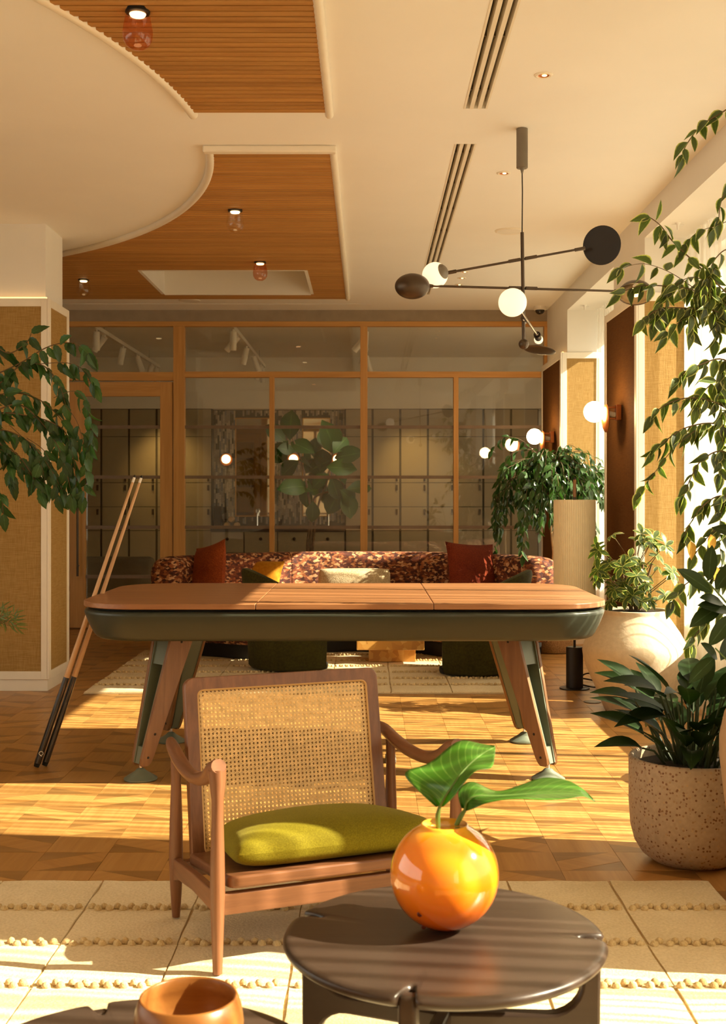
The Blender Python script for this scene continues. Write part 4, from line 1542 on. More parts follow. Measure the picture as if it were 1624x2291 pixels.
MB().ell((rodx, 5.80, 1.985), 0.025, 20, 12).build('rod_ball', M['bronze'], t)


def arm(a, b, j):
    ar = MB().tube([a, b], 0.0058, 10).build('arm', M['bronze'], t)
    d = (Vector(b) - Vector(a)).normalized()
    for s in (-1, 1):
        MB().tube([Vector(j) + d * s * 0.012, Vector(j) + d * s * 0.07], 0.0085, 10).build('sleeve', M['bronze'], ar)
    MB().tube([Vector(a), Vector(a) + d * 0.05], 0.009, 10).build('sleeve', M['bronze'], ar)
    MB().tube([Vector(b), Vector(b) - d * 0.05], 0.009, 10).build('sleeve', M['bronze'], ar)
    return ar


def globe(c, r, cap_dir, par):
    g = MB().ell(c, r, 28, 18).build('opal_globe', M['opal'], par, smooth=80)
    d = Vector(cap_dir).normalized()
    MB().tube([Vector(c) + d * (r * 0.80), Vector(c) + d * (r * 0.99), Vector(c) + d * (r * 1.10)], [r * 0.62, r * 0.42, 0.010], 16).build('globe_cap', M['grey_metal'], g)


# upper arm: globe and round disc
aL, aR = Vector((0.33, 5.76, 2.312)), Vector((1.05, 5.83, 2.452))
A = arm(Vector((0.375, 5.765, 2.320)), aR, (0.746, 5.80, 2.394))
globe((0.322, 5.755, 2.308), 0.0615, (0.72, -0.6, 0.25), A)
dc = Vector((1.135, 5.84, 2.468))
dn = Vector((-0.45, -0.86, -0.12)).normalized()
MB().tube([dc - dn * 0.012, dc - dn * 0.004, dc + dn * 0.004, dc + dn * 0.006], [0.04, 0.088, 0.0945, 0.092], 40).build('reflector_disc', M['black'], A)
# level arm: two domed shades
B = arm(Vector((0.262, 5.72, 2.252)), Vector((1.255, 5.90, 2.255)), (0.748, 5.80, 2.254))
MB().ell((0.212, 5.71, 2.247), (0.083, 0.060, 0.061), 28, 16).build('dome_shade', M['bronze'], B, smooth=80)
sc_ = Vector((1.31, 5.90, 2.248))
dd = Vector((-0.25, -0.62, -0.70)).normalized()
rings = []
fr_ = frame(sc_, dd)
for z, r in ((-0.055, 0.02), (-0.050, 0.045), (-0.030, 0.072), (-0.005, 0.084), (0.012, 0.086), (0.010, 0.082), (-0.005, 0.079), (-0.028, 0.066), (-0.045, 0.035)):
    rings.append([fr_ @ Vector((r * math.cos(2 * PI * k / 32), z, r * math.sin(2 * PI * k / 32) * 0.78)) for k in range(32)])
MB().loft(rings, caps=False).build('dome_shade', M['bronze'], B, smooth=80)
MB().ell(fr_ @ Vector((0, -0.008, 0)), 0.026, 16, 10).build('bulb', M['bulb'], B, smooth=80)
# lower arm: runs towards and away from the window end
C = arm(Vector((0.65, 5.30, 2.100)), Vector((0.885, 6.30, 2.098)), (0.751, 5.80, 2.099))
globe((0.628, 5.225, 2.092), 0.0615, (0.25, 1, 0), C)
MB().tube([(0.885, 6.30, 2.098), (0.900, 6.36, 2.088)], 0.018, 14).build('lamp_holder', M['black'], C)
MB().ell((0.905, 6.385, 2.083), 0.024, 16, 10).build('bulb', M['opal'], C, smooth=80)
dm = Matrix.Rotation(rad_(10), 4, 'Y') @ Matrix.Rotation(rad_(-6), 4, 'X')
MB().ell((0.905, 6.36, 2.025), (0.088, 0.088, 0.012), 32, 8, dm).build('dish', M['bronze'], C, smooth=60)


# wall globes with copper discs
def wall_globe(y, z, label):
    t = thing('wall_globe', (1.64, y, z), label, 'wall lamp')
    MB().box(1.605, 1.6395, y - 0.035, y + 0.035, z - 0.055, z + 0.045).build('wall_plate', M['copper'], t, smooth=0, bevel=0.004)
    MB().box(1.545, 1.61, y - 0.008, y + 0.008, z + 0.022, z + 0.035).box(1.545, 1.61, y - 0.008, y + 0.008, z - 0.050, z - 0.037).build('bracket', M['copper'], t, smooth=0, bevel=0.003)
    rings = []
    for dx, r in ((-0.024, 0.03), (-0.018, 0.066), (-0.006, 0.089), (0.001, 0.092), (0.008, 0.078), (0.014, 0.03)):
        rings.append([(1.546 + dx, y + r * math.cos(2 * PI * k / 36), z - 0.042 + r * math.sin(2 * PI * k / 36)) for k in range(36)])
    MB().loft(rings).build('copper_disc', M['copper'], t, smooth=60)
    MB().ell((1.4690, y, z), 0.068, 28, 18).build('opal_globe', M['opal_hot'], t, smooth=80)
    MB().tube([(1.560, y, z - 0.012), (1.605, y, z - 0.022)], 0.018, 12).build('lamp_holder', M['white'], t)


wall_globe(7.82, 1.802, 'glowing wall globe with copper disc on the brown pier panel')
wall_globe(10.62, 1.782, 'glowing wall globe with copper disc above the bushy fig by the partition')

# floor lamp
lx, ly = 1.352, 7.88
t = thing('floor_lamp', (lx, ly, 0), 'floor lamp with tall pale pleated drum shade and black base', 'lamp')
MB().lathe([(0.098, 0), (0.098, 0.006), (0.06, 0.010)], 36, (lx, ly, 0)).build('base_plate', M['black'], t)
MB().lathe([(0.055, 0.008), (0.055, 0.268), (0.050, 0.272)], 28, (lx, ly, 0)).build('base_drum', M['black'], t)
MB().cyl((lx, ly, 0.27), (lx, ly, 1.25), 0.008, 10).build('rod', M['black'], t)
np_ = 132
rings = []
for z in (0.40, 0.80, 1.232):
    rings.append([(lx + (0.133 + (0.0032 if k % 2 else 0)) * math.cos(2 * PI * k / np_), ly + (0.133 + (0.0032 if k % 2 else 0)) * math.sin(2 * PI * k / np_), z) for k in range(np_)])
MB().loft(rings).build('drum_shade', M['shade'], t, smooth=0)
MB().tube([(lx, ly, 1.232), (lx, ly, 1.25)], 0.010, 12).build('neck', M['black'], t)
MB().tube([(lx, ly, 1.25), (lx, ly, 1.262), (lx, ly, 1.36), (lx, ly, 1.364)], [0.0095, 0.011, 0.0105, 0.008], 14).build('handle', M['leg_wood'], t)
MB().tube([(lx, ly, 1.364), (lx, ly, 1.378)], [0.010, 0.008], 12).build('finial', M['black'], t)
cb_ = MB().tube(catmull([(1.41, 7.90, 0.02), (1.47, 7.86, 0.012), (1.52, 7.92, 0.01), (1.50, 8.02, 0.03), (1.42, 8.02, 0.05), (1.45, 7.94, 0.09), (1.54, 7.98, 0.06), (1.60, 8.1, 0.01)], 8), 0.005, 6)
tag(cb_.build('power_cord', M['gap']), 'black power cord looped on the floor behind the floor lamp', 'cord')
tag(MB().lathe([(0.0, 0.0008), (0.050, 0.0008), (0.052, 0.0003), (0.052, 0.003), (0.040, 0.0035), (0.0, 0.0035)], 28, (1.37, 7.36, 0), caps=False).build('floor_socket', M['bronze']), 'round bronze socket cover set in the floor by the big pot', 'socket')
tag(MB().box(0.085, 0.135, 5.66, 5.78, 0.0005, 0.022).build('cable_ramp', M['grey_metal'], bevel=0.004), 'small grey metal cable box on the floor under the pool table', 'socket')


# pendant globes on the wooden ceiling fields
def pendant(px, py, Y, tint, label):
    x = (px - 822) * Y / 2700
    z = ZC - 0.02
    t = thing('ceiling_pendant', (x, Y, ZC), label, 'lamp', 'small blown glass ceiling lamps')
    MB().lathe([(0.030, z + 0.004), (0.044, z + 0.003), (0.044, z - 0.010), (0.036, z - 0.012)], 28, (x, Y, 0)).build('canopy', M['black'], t)
    MB().lathe([(0.040, z - 0.012), (0.046, z - 0.03), (0.052, z - 0.06), (0.0545, z - 0.085), (0.051, z - 0.108), (0.040, z - 0.127), (0.022, z - 0.138), (0.006, z - 0.140)], 36, (x, Y, 0), caps=False).build('glass_bulb', M[tint], t, smooth=80)
    MB().lathe([(0.0, z - 0.013), (0.030, z - 0.0135), (0.026, z - 0.021), (0.0, z - 0.023)], 20, (x, Y, 0), caps=False).build('lamp', M['dim_bulb'], t)


pendant(308, 10, 4.34, 'pink_globe', 'pink blown glass ceiling lamp at the near edge of the wooden ceiling')
pendant(526, 462, 7.35, 'clear_globe', 'clear blown glass ceiling lamp in the middle of the slatted field')
pendant(582, 582, 8.98, 'pink_globe', 'pink blown glass ceiling lamp in front of the ceiling recess')
pendant(187, 620, 9.70, 'clear_globe', 'clear blown glass ceiling lamp close to the linen pillar')


# ceiling fittings
def downlight(x, y, label, r=0.039):
    t = thing('downlight', (x, y, ZC), label, 'downlight')
    MB().lathe([(r, 0.0), (r, -0.003), (r * 0.80, -0.006), (r * 0.62, -0.004), (r * 0.58, 0.0)], 28, (x, y, ZC), caps=False).build('ring', M['trim'], t)
    MB().lathe([(r * 0.60, -0.004), (r * 0.52, -0.0015), (0.0, -0.001)], 24, (x, y, ZC), caps=False).build('reflector', M['copper'], t)
    MB().ell((x + r * 0.1, y, ZC - 0.003), (r * 0.28, r * 0.28, 0.003), 12, 6).build('lamp', M['bulb'], t)


downlight(0.738, 5.06, 'recessed ceiling downlight nearest the camera, beside the long air slot')
downlight(0.744, 6.59, 'recessed ceiling downlight next to the chandelier canopy')
downlight(0.762, 9.48, 'small recessed downlight behind the chandelier, first of a row of three', 0.036)
downlight(0.762, 9.75, 'small recessed downlight behind the chandelier, middle of a row of three', 0.036)
downlight(0.762, 10.05, 'small recessed downlight behind the chandelier, last of a row of three', 0.036)
for (x, y, lab) in ((0.945, 8.02, 'round flush ceiling speaker near the chandelier rod'), (-1.60, 10.86, 'round flush ceiling speaker below the wooden ceiling recess')):
    t = thing('ceiling_speaker', (x, y, ZC), lab, 'speaker')
    MB().lathe([(0.098, 0), (0.098, -0.004), (0.086, -0.009), (0.080, -0.007)], 36, (x, y, ZC), caps=False).build('rim', M['trim'], t)
    MB().lathe([(0.081, -0.007), (0.04, -0.010), (0.0, -0.011)], 32, (x, y, ZC), caps=False).build('grille', M['white'], t)
t = thing('security_camera', (1.60, 11.2, ZC), 'small dome camera under the ceiling at the end of the partition', 'camera')
MB().lathe([(0.058, 0), (0.058, -0.03), (0.050, -0.036)], 28, (1.60, 11.2, ZC)).build('mount', M['white'], t)
MB().ell((1.60, 11.2, ZC - 0.036), (0.044, 0.044, 0.040), 24, 12).build('dome', plain('smoked_dome', (0.03, 0.025, 0.02), 0.1), t)
for k, (x, y) in enumerate(((1.80, 10.0), (1.80, 7.0))):
    sb = MB().tube([(x, y, ZS), (x, y, ZS - 0.012), (x, y, ZS - 0.04)], [0.018, 0.008, 0.006], 12).box(x - 0.035, x + 0.035, y - 0.004, y + 0.004, ZS - 0.013, ZS - 0.010)
    tag(sb.build('sprinkler', M['white']), ('white fire sprinkler in the window soffit at the far bay', 'white fire sprinkler in the window soffit above the weeping fig')[k], 'sprinkler')
# ------------------------------------------------------------------ plants
def leaf_mesh(name, m, n=5, w=0.45, fold=0.10, curl=0.30, skew=0.8, tip=0.0, serr=0.0, twist=0.0, sharp=1.0):
    """leaf of length 1 along +Y; rim attribute 0 at the midrib, 1 at the edge"""
    vs, rim, fs = [], [], []
    for k in range(n + 1):
        t = k / n
        s = math.sin(PI * min(1, t ** skew))
        hw = w / 2 * max(0.0, s) ** sharp + 0.004
        if tip and t > 1 - tip:
            hw *= 0.75
        if serr and 0 < k < n:
            hw *= 1 + (serr if k % 2 else -serr)
        z = -curl * t * t
        tw = twist * t
        for sd in (-1, 0, 1):
            x = sd * hw
            zz_ = z + abs(sd) * fold * (hw / (w / 2))
            vs.append((x * math.cos(tw), t, zz_ + x * math.sin(tw)))
            rim.append(abs(sd))
    for k in range(n):
        for c in (0, 1):
            a = k * 3 + c
            fs.append((a, a + 1, a + 4, a + 3))
    me = bpy.data.meshes.new(name)
    me.from_pydata(vs, [], fs)
    at_ = me.attributes.new('rim', 'FLOAT', 'POINT')
    at_.data.foreach_set('value', [float(r) for r in rim])
    me.polygons.foreach_set('use_smooth', [True] * len(me.polygons))
    me.materials.append(m)
    me.update()
    return me


LM = {
    'fig': leaf_mat('variegated_fig_leaf', (0.050, 0.075, 0.016), (0.42, 0.42, 0.15), 0.38, 0.30, wide=True, rnd=0.45),
    'glossy': leaf_mat('glossy_fig_leaf', (0.030, 0.075, 0.018), (0.10, 0.17, 0.045), 0.22, 0.18),
    'tree': leaf_mat('serrated_leaf', (0.030, 0.082, 0.018), None, 0.42, 0.25, rnd=0.4),
    'umbrella': leaf_mat('variegated_umbrella_leaf', (0.050, 0.085, 0.014), (0.46, 0.44, 0.10), 0.35, 0.25, wide=True, rnd=0.4),
    'ever': leaf_mat('evergreen_leaf', (0.013, 0.032, 0.006), None, 0.5, 0.10, rnd=0.4, gloss=0.16),
    'rubber': leaf_mat('rubber_leaf', (0.020, 0.040, 0.010), None, 0.35, 0.1, gloss=0.25),
    'fiddle': leaf_mat('fiddle_leaf', (0.030, 0.085, 0.012), None, 0.42, 0.22, rnd=0.5, gloss=0.25),
    'vase': leaf_mat('philodendron_leaf', (0.060, 0.190, 0.015), None, 0.28, 0.28, rnd=0.0),
    'yellow': leaf_mat('yellowed_leaf', (0.62, 0.33, 0.04), None, 0.5, 0.3),
    'needle': leaf_mat('herb_leaf', (0.11, 0.15, 0.03), None, 0.5, 0.2),
}
FIGM = [leaf_mesh('leaf', LM['fig'], 6, 0.46, 0.12, 0.30, 0.72, twist=0.5, sharp=1.05), leaf_mesh('leaf', LM['fig'], 6, 0.50, 0.05, 0.10, 0.72, twist=-0.4, sharp=1.05), leaf_mesh('leaf', LM['fig'], 6, 0.44, 0.16, 0.5, 0.72, twist=0.8, sharp=1.05)]
GLOM = [leaf_mesh('leaf', LM['glossy'], 4, 0.42, 0.08, 0.25, 0.75), leaf_mesh('leaf', LM['glossy'], 4, 0.46, 0.03, 0.08, 0.75), leaf_mesh('leaf', LM['glossy'], 4, 0.40, 0.12, 0.4, 0.75, twist=0.4)]
TREM = [leaf_mesh('leaf', LM['tree'], 9, 0.50, 0.07, 0.25, 0.75, serr=0.07, sharp=0.9), leaf_mesh('leaf', LM['tree'], 9, 0.46, 0.11, 0.40, 0.75, serr=0.07, twist=0.3, sharp=0.9)]
UMBM = [leaf_mesh('leaflet', LM['umbrella'], 4, 0.42, 0.05, 0.30, 1.15, sharp=0.8), leaf_mesh('leaflet', LM['umbrella'], 4, 0.46, 0.03, 0.15, 1.15, sharp=0.8)]
EVEM = [leaf_mesh('leaf', LM['ever'], 7, 0.38, 0.06, 0.22, 0.80, sharp=0.9), leaf_mesh('leaf', LM['ever'], 7, 0.42, 0.08, 0.35, 0.80, twist=0.3, sharp=0.9)]
RUBM = [leaf_mesh('leaf', LM['rubber'], 6, 0.40, 0.04, 0.12, 0.9, sharp=0.75)]
FIDM = [leaf_mesh('leaf', LM['fiddle'], 7, 0.70, 0.06, 0.22, 1.25, sharp=0.8), leaf_mesh('leaf', LM['fiddle'], 7, 0.66, 0.10, 0.40, 1.25, twist=0.25, sharp=0.8)]
NEEM = [leaf_mesh('leaf', LM['needle'], 3, 0.14, 0.02, 0.1, 0.8)]


class Plant:
    def __init__(self, root, meshes, seed, twig='twig', maxobj=300, stuff_mesh=None):
        self.root, self.meshes, self.r = root, meshes, random.Random(seed)
        self.queue = []
        self.twigs = MB()
        self.twig = twig
        self.maxobj = maxobj

    def leaf(self, p, d, up, s, me=None):
        self.queue.append((Vector(p), Vector(d), Vector(up), s, me or self.r.choice(self.meshes)))

    def branch(self, pts, rad, spacing, size, droop=0.9, side=0.8, start=0.0, n=6, jit=0.0, leaves=True, face=(0, -1, 0.25)):
        r = self.r
        path = catmull(pts, n) if len(pts) > 2 else [Vector(p) for p in pts]
        self.twigs.tube(path, lerp_list([rad, rad * 0.45], len(path)), 5)
        if not leaves:
            return path
        acc, k = 0.0, 0
        tot = sum((path[i + 1] - path[i]).length for i in range(len(path) - 1))
        run = 0.0
        for i in range(len(path) - 1):
            seg = path[i + 1] - path[i]
            L = seg.length
            while acc <= L:
                p = path[i] + seg * (acc / L)
                if (run + acc) / tot >= start:
                    tg = seg.normalized()
                    sd = tg.cross(Vector((r.uniform(-0.4, 0.4), -1, r.uniform(-0.4, 0.4)))).normalized() * (1 if k % 2 else -1)
                    d = tg * r.uniform(0.2, 0.7) + sd * side * r.uniform(0.5, 1.1) + Vector((0, 0, -droop * r.uniform(0.6, 1.3))) + Vector((r.uniform(-.25, .25), r.uniform(-.45, .25), 0))
                    up = Vector(face) + Vector((r.uniform(-1.2, 1.2), r.uniform(-.6, .9), r.uniform(-.3, 1.3)))
                    self.leaf(p + Vector((r.uniform(-jit, jit), r.uniform(-jit, jit), r.uniform(-jit, jit))), d, up, size * r.uniform(0.72, 1.15))
                k += 1
                acc += spacing * r.uniform(0.75, 1.3)
            acc -= L
            run += L
        p = path[-1]
        tg = (path[-1] - path[-2]).normalized()
        self.leaf(p, tg + Vector((0, 0, -droop * 0.7)), Vector(face) + Vector((r.uniform(-.4, .4), 0, 0)), size)
        return path

    def finish(self, cam_first=True, leaf_name='leaf'):
        q = self.queue
        c = Vector((0, 0, 1.25))
        q.sort(key=lambda e: (e[0] - c).length)
        for p, d, up, s, me in q[:self.maxobj]:
            inst(me, leaf_name, frame(p, d, up, s), self.root)
        rest = q[self.maxobj:]
        if rest:
            b = MB()
            rim = []
            for p, d, up, s, me in rest:
                Mx = frame(p, d, up, s)
                b.add([Mx @ v.co for v in me.vertices], [tuple(f.vertices) for f in me.polygons])
                rim += [a.value for a in me.attributes['rim'].data]
            o = b.build('inner_leaves', rest[0][4].materials[0], self.root, smooth=80)
            at_ = o.data.attributes.new('rim', 'FLOAT', 'POINT')
            at_.data.foreach_set('value', rim)
            o['kind'] = 'stuff'
        if self.twigs.v:
            self.twigs.build('branches', M[self.twig], self.root, smooth=60)


# ---- tall variegated weeping fig in the window bay
troot = thing('weeping_fig', (1.70, 5.28, 0), 'tall variegated weeping fig arching in from the sheer curtain', 'tree')
P_ = Plant(troot, FIGM, 31)
MB().lathe([(0.0, 0.0), (0.13, 0.0), (0.16, 0.03), (0.17, 0.30), (0.165, 0.31), (0.15, 0.30), (0.145, 0.27), (0.0, 0.265)], 36, (1.74, 5.28, 0), caps=False).build('pot', M['stone'], troot, smooth=60)
MB().lathe([(0.146, 0.272), (0.0, 0.285)], 24, (1.74, 5.28, 0), caps=False).build('soil', M['soil'], troot)
trunk = catmull([(1.74, 5.28, 0.26), (1.72, 5.26, 0.8), (1.76, 5.25, 1.5), (1.74, 5.2, 2.1), (1.72, 5.1, 2.6)], 5)
MB().tube(trunk, lerp_list([0.022, 0.018, 0.014, 0.010, 0.006], len(trunk)), 8).build('trunk', M['bark'], troot)
Yf = 5.0


def br(pl, pts, Y, rad=0.004, spacing=0.03, size=0.082, **k):
    if pl.meshes is FIGM:
        spacing *= 0.72
    return pl.branch([at(a, b, Y if len(c) == 0 else c[0]) for a, b, *c in pts], rad, spacing, size, **k)


b = lambda pts, **k: br(P_, pts, Yf, **k)
b([(1690, 300), (1650, 240), (1605, 258), (1565, 285), (1535, 325), (1526, 350)], spacing=0.042, size=0.085, start=0.25)
b([(1690, 420), (1650, 400), (1628, 420), (1612, 455), (1608, 490)], spacing=0.05, size=0.085, start=0.2)
b([(1690, 720), (1620, 650), (1555, 588), (1505, 540), (1478, 505), (1455, 487)], spacing=0.034, start=0.2)
b([(1690, 730), (1620, 680), (1555, 650), (1490, 640), (1430, 640), (1388, 655)], spacing=0.030, start=0.2)
b([(1560, 650), (1500, 610), (1440, 590), (1390, 600)], spacing=0.05, rad=0.002, start=0.3)
b([(1690, 760), (1610, 700), (1540, 690), (1480, 690), (1440, 715)], spacing=0.028, start=0.2)
b([(1600, 640), (1550, 620), (1510, 640), (1480, 680), (1465, 720)], spacing=0.028, rad=0.002)
b([(1600, 600), (1570, 640), (1550, 690), (1545, 740)], spacing=0.028, rad=0.002)
b([(1660, 560), (1620, 560), (1590, 600), (1590, 660), (1600, 720)], spacing=0.034, rad=0.003, start=0.2)
b([(1660, 480), (1615, 500), (1560, 520), (1535, 545)], spacing=0.05, rad=0.002, start=0.3)
b([(1690, 620), (1640, 640), (1612, 690), (1600, 760)], spacing=0.03, rad=0.002, start=0.2)
b([(1570, 690), (1520, 720), (1490, 750)], spacing=0.034, rad=0.002)
b([(1690, 860), (1620, 805), (1570, 815), (1535, 830), (1515, 850)], spacing=0.036, start=0.2)
b([(1690, 900), (1620, 850), (1580, 870), (1560, 910)], spacing=0.034, start=0.2)
b([(1690, 960), (1610, 905), (1545, 890), (1490, 905), (1460, 930)], spacing=0.032, start=0.2)
b([(1690, 1000), (1610, 950), (1540, 955), (1490, 985), (1462, 1010)], spacing=0.033, start=0.2)
b([(1560, 960), (1510, 1000), (1470, 1050), (1432, 1100)], spacing=0.05, rad=0.002)
b([(1690, 1060), (1620, 1010), (1570, 1030), (1545, 1070), (1530, 1110)], spacing=0.033, start=0.2)
b([(1690, 1150), (1620, 1110), (1575, 1130), (1545, 1170), (1530, 1200)], spacing=0.038, start=0.2)
b([(1690, 1230), (1625, 1180), (1585, 1200), (1555, 1240)], spacing=0.038, start=0.2)
b([(1690, 1330), (1620, 1285), (1570, 1290), (1530, 1310), (1505, 1345)], spacing=0.034, start=0.2)
b([(1690, 1400), (1630, 1370), (1590, 1385), (1560, 1415), (1545, 1440)], spacing=0.036, start=0.2)
b([(1700, 800), (1640, 780), (1620, 830), (1612, 900), (1618, 980), (1610, 1060)], spacing=0.032, rad=0.003, start=0.1)
b([(1700, 1080), (1640, 1080), (1615, 1140), (1610, 1210), (1618, 1290)], spacing=0.036, rad=0.003, start=0.1)
b([(1600, 1290), (1580, 1330), (1575, 1390)], spacing=0.05, rad=0.002)
for px, py in ((1545, 1210), (1603, 1268), (1590, 1195)):
    P_.leaf(at(px, py, 4.98), (0.1, -0.1, -1), (0.2, -1, 0.2), 0.08, leaf_mesh('leaf', LM['yellow'], 5, 0.5, 0.05, 0.2, 0.72))
P_.finish()
for p in trunk[10::4]:
    pass

# ---- bushy glossy fig in a basket by the partition
troot = thing('bushy_fig', (1.50, 9.75, 0), 'bushy glossy green fig tree in a basket beside the floor lamp', 'tree')
P_ = Plant(troot, GLOM, 41)
MB().lathe([(0.0, 0.004), (0.15, 0.004), (0.175, 0.05), (0.180, 0.16), (0.165, 0.25), (0.155, 0.25), (0.16, 0.16), (0.15, 0.2), (0.0, 0.2)], 40, (1.50, 9.75, 0), caps=False).build('basket', M['basket'], troot, smooth=60)
for q, (dx, dy) in enumerate(((0.0, 0.0), (-0.03, 0.02), (0.035, 0.03))):
    tr = catmull([(1.50 + dx, 9.75 + dy, 0.2), (1.495 - dx * 0.5, 9.74 - dy, 0.6), (1.50 + dx * 0.8, 9.70, 1.0), (1.48 + dx, 9.66 + dy, 1.38)], 5)
    MB().tube(tr, lerp_list([0.014, 0.012, 0.010, 0.007], len(tr)), 8).build('trunk', M['bark_pale'], troot)
r_ = random.Random(6)
for k in range(110):
    a = r_.uniform(0, 2 * PI)
    if math.sin(a) > 0.5 and r_.random() < 0.5:
        a = -a
    reach = r_.uniform(0.16, 0.43)
    z0 = r_.uniform(1.15, 1.42)
    top = z0 + r_.uniform(0.08, 0.26)
    drop = r_.uniform(0.02, 0.60) ** 1.3 * (1.0 if math.cos(a) < 0.3 else 0.55)
    cx, cy = 1.47, 9.64
    if math.cos(a) > 0.3:
        reach = min(reach, 0.36)
    ex = cx + reach * math.cos(a)
    ey = cy + reach * math.sin(a)
    P_.branch([(cx, cy, z0), (cx + 0.5 * (ex - cx), cy + 0.5 * (ey - cy), top), (ex, ey, top - 0.05), (ex + 0.06 * math.cos(a), ey + 0.06 * math.sin(a), top - 0.05 - drop)], 0.003, 0.033, 0.090, start=0.2, n=4, jit=0.02, face=(0.2, -0.7, 0.7))
P_.branch([(1.45, 9.6, 1.45), (1.25, 9.55, 1.68), (1.08, 9.5, 1.72), (0.98, 9.5, 1.62)], 0.003, 0.034, 0.082, start=0.3, n=4)
P_.branch([(1.45, 9.6, 1.45), (1.3, 9.5, 1.62), (1.12, 9.45, 1.58), (1.06, 9.45, 1.45)], 0.003, 0.034, 0.082, start=0.3, n=4)
P_.finish()

# ---- serrated-leaf tree reaching in along the linen pillar
troot = thing('serrated_tree', (-2.05, 5.6, 0), 'drooping green tree with toothed leaves in front of the linen pillar', 'tree')
P_ = Plant(troot, TREM, 51)
MB().lathe([(0.0, 0.0), (0.14, 0.0), (0.19, 0.05), (0.20, 0.36), (0.19, 0.37), (0.18, 0.33), (0.0, 0.33)], 36, (-2.05, 5.6, 0), caps=False).build('pot', M['stone'], troot, smooth=60)
MB().lathe([(0.181, 0.331), (0.0, 0.345)], 24, (-2.05, 5.6, 0), caps=False).build('soil', M['soil'], troot)
tr = catmull([(-2.05, 5.6, 0.33), (-2.02, 5.58, 0.8), (-2.06, 5.55, 1.3), (-2.0, 5.52, 1.7)], 5)
MB().tube(tr, lerp_list([0.025, 0.021, 0.017, 0.010], len(tr)), 8).build('trunk', M['bark'], troot)
Yl = 5.5
b = lambda pts, **k: br(P_, pts, Yl, **k)
K = dict(spacing=0.026, size=0.084, droop=1.1, start=0.25)
b([(-180, 920), (-60, 890), (10, 850), (50, 815), (100, 820), (132, 860), (147, 905)], **K)
b([(-180, 900), (-40, 850), (40, 815), (110, 775), (165, 768), (198, 790)], **K)
b([(80, 815), (150, 812), (190, 830), (212, 862)], rad=0.002, **K)
b([(-180, 960), (-40, 930), (40, 905), (95, 948), (130, 1000), (150, 1060), (160, 1110)], **K)
b([(-180, 980), (-20, 960), (60, 985), (110, 1045), (140, 1100)], **K)
b([(-180, 1010), (-20, 1000), (40, 1040), (85, 1075)], **K)
b([(120, 890), (165, 875), (192, 900), (205, 955), (200, 1010)], rad=0.002, **K)
b([(140, 900), (175, 950), (193, 1040), (186, 1110)], rad=0.002, **K)
b([(-180, 1080), (-60, 1075), (-5, 1095), (8, 1150)], **K)
b([(-180, 820), (-40, 770), (20, 790), (60, 765), (70, 745)], **K)
b([(-180, 1000), (-30, 930), (60, 930), (140, 960), (165, 1030), (170, 1090)], **K)
b([(-180, 940), (-60, 900), (20, 880), (80, 890), (130, 930), (160, 980)], **K)
b([(-180, 990), (-40, 985), (30, 1010), (70, 1060), (90, 1100)], **K)
b([(60, 980), (100, 1010), (120, 1060), (130, 1110)], rad=0.002, **K)
b([(20, 950), (70, 1000), (95, 1050), (100, 1090)], rad=0.002, **K)
b([(-60, 960), (0, 990), (20, 1040), (30, 1080)], rad=0.002, **K)
P_.finish()

# low feathery herb at the pillar's foot
troot = thing('feathery_herb', (-1.80, 5.35, 0), 'low feathery herb in a stone pot below the drooping tree', 'plant')
P_ = Plant(troot, NEEM, 61)
MB().lathe([(0.0, 0.0), (0.09, 0.0), (0.11, 0.03), (0.115, 0.52), (0.105, 0.53), (0.10, 0.50), (0.0, 0.50)], 28, (-1.80, 5.35, 0), caps=False).build('pot', M['stone'], troot, smooth=60)
for k in range(16):
    a = r_.uniform(-1.6, 1.6)
    P_.branch([(-1.80, 5.35, 0.5), (-1.80 + 0.10 * math.cos(a), 5.35 + 0.10 * math.sin(a), 0.68), (-1.80 + 0.24 * math.cos(a), 5.35 + 0.2 * math.sin(a), 0.78 - r_.uniform(0, 0.12))], 0.002, 0.014, 0.05, droop=-0.2, start=0.3, n=4)
P_.finish()

# ---- variegated umbrella plant in the large stone pot
pc = (1.562, 7.05, 0)
troot = thing('umbrella_plant', (pc[0], pc[1], 0.52), 'variegated yellow-green umbrella plant growing in the big pale pot', 'plant')
pot = thing('stone_pot', pc, 'large pale stone pot with bulging belly holding the umbrella plant', 'pot')
prof = [(0.0, 0.0), (0.165, 0.0), (0.176, 0.012), (0.225, 0.13), (0.280, 0.255), (0.299, 0.32), (0.304, 0.355), (0.295, 0.395), (0.258, 0.462), (0.208, 0.535), (0.190, 0.560), (0.185, 0.574), (0.190, 0.588), (0.187, 0.594), (0.178, 0.592), (0.172, 0.575), (0.172, 0.53)]
MB().lathe(prof, 56, pc, caps=False).build('pot_body', M['stone'], pot, smooth=80)
MB().lathe([(0.173, 0.578), (0.12, 0.586), (0.0, 0.590)], 28, pc, caps=False).build('soil', M['soil'], pot)
P_ = Plant(troot, UMBM, 71, maxobj=300)
stem = MB()
r_ = random.Random(9)
for k in range(5):
    a = k * 2 * PI / 5
    stem.tube(catmull([(pc[0] + 0.02 * math.cos(a), pc[1] + 0.02 * math.sin(a), 0.555), (pc[0] + 0.05 * math.cos(a), pc[1] + 0.04 * math.sin(a), 0.70), (pc[0] + 0.10 * math.cos(a), pc[1] + 0.08 * math.sin(a), 0.86)], 4), lerp_list([0.010, 0.006], 9), 6)
stem.build('stems', M['bark'], troot)
heads = []
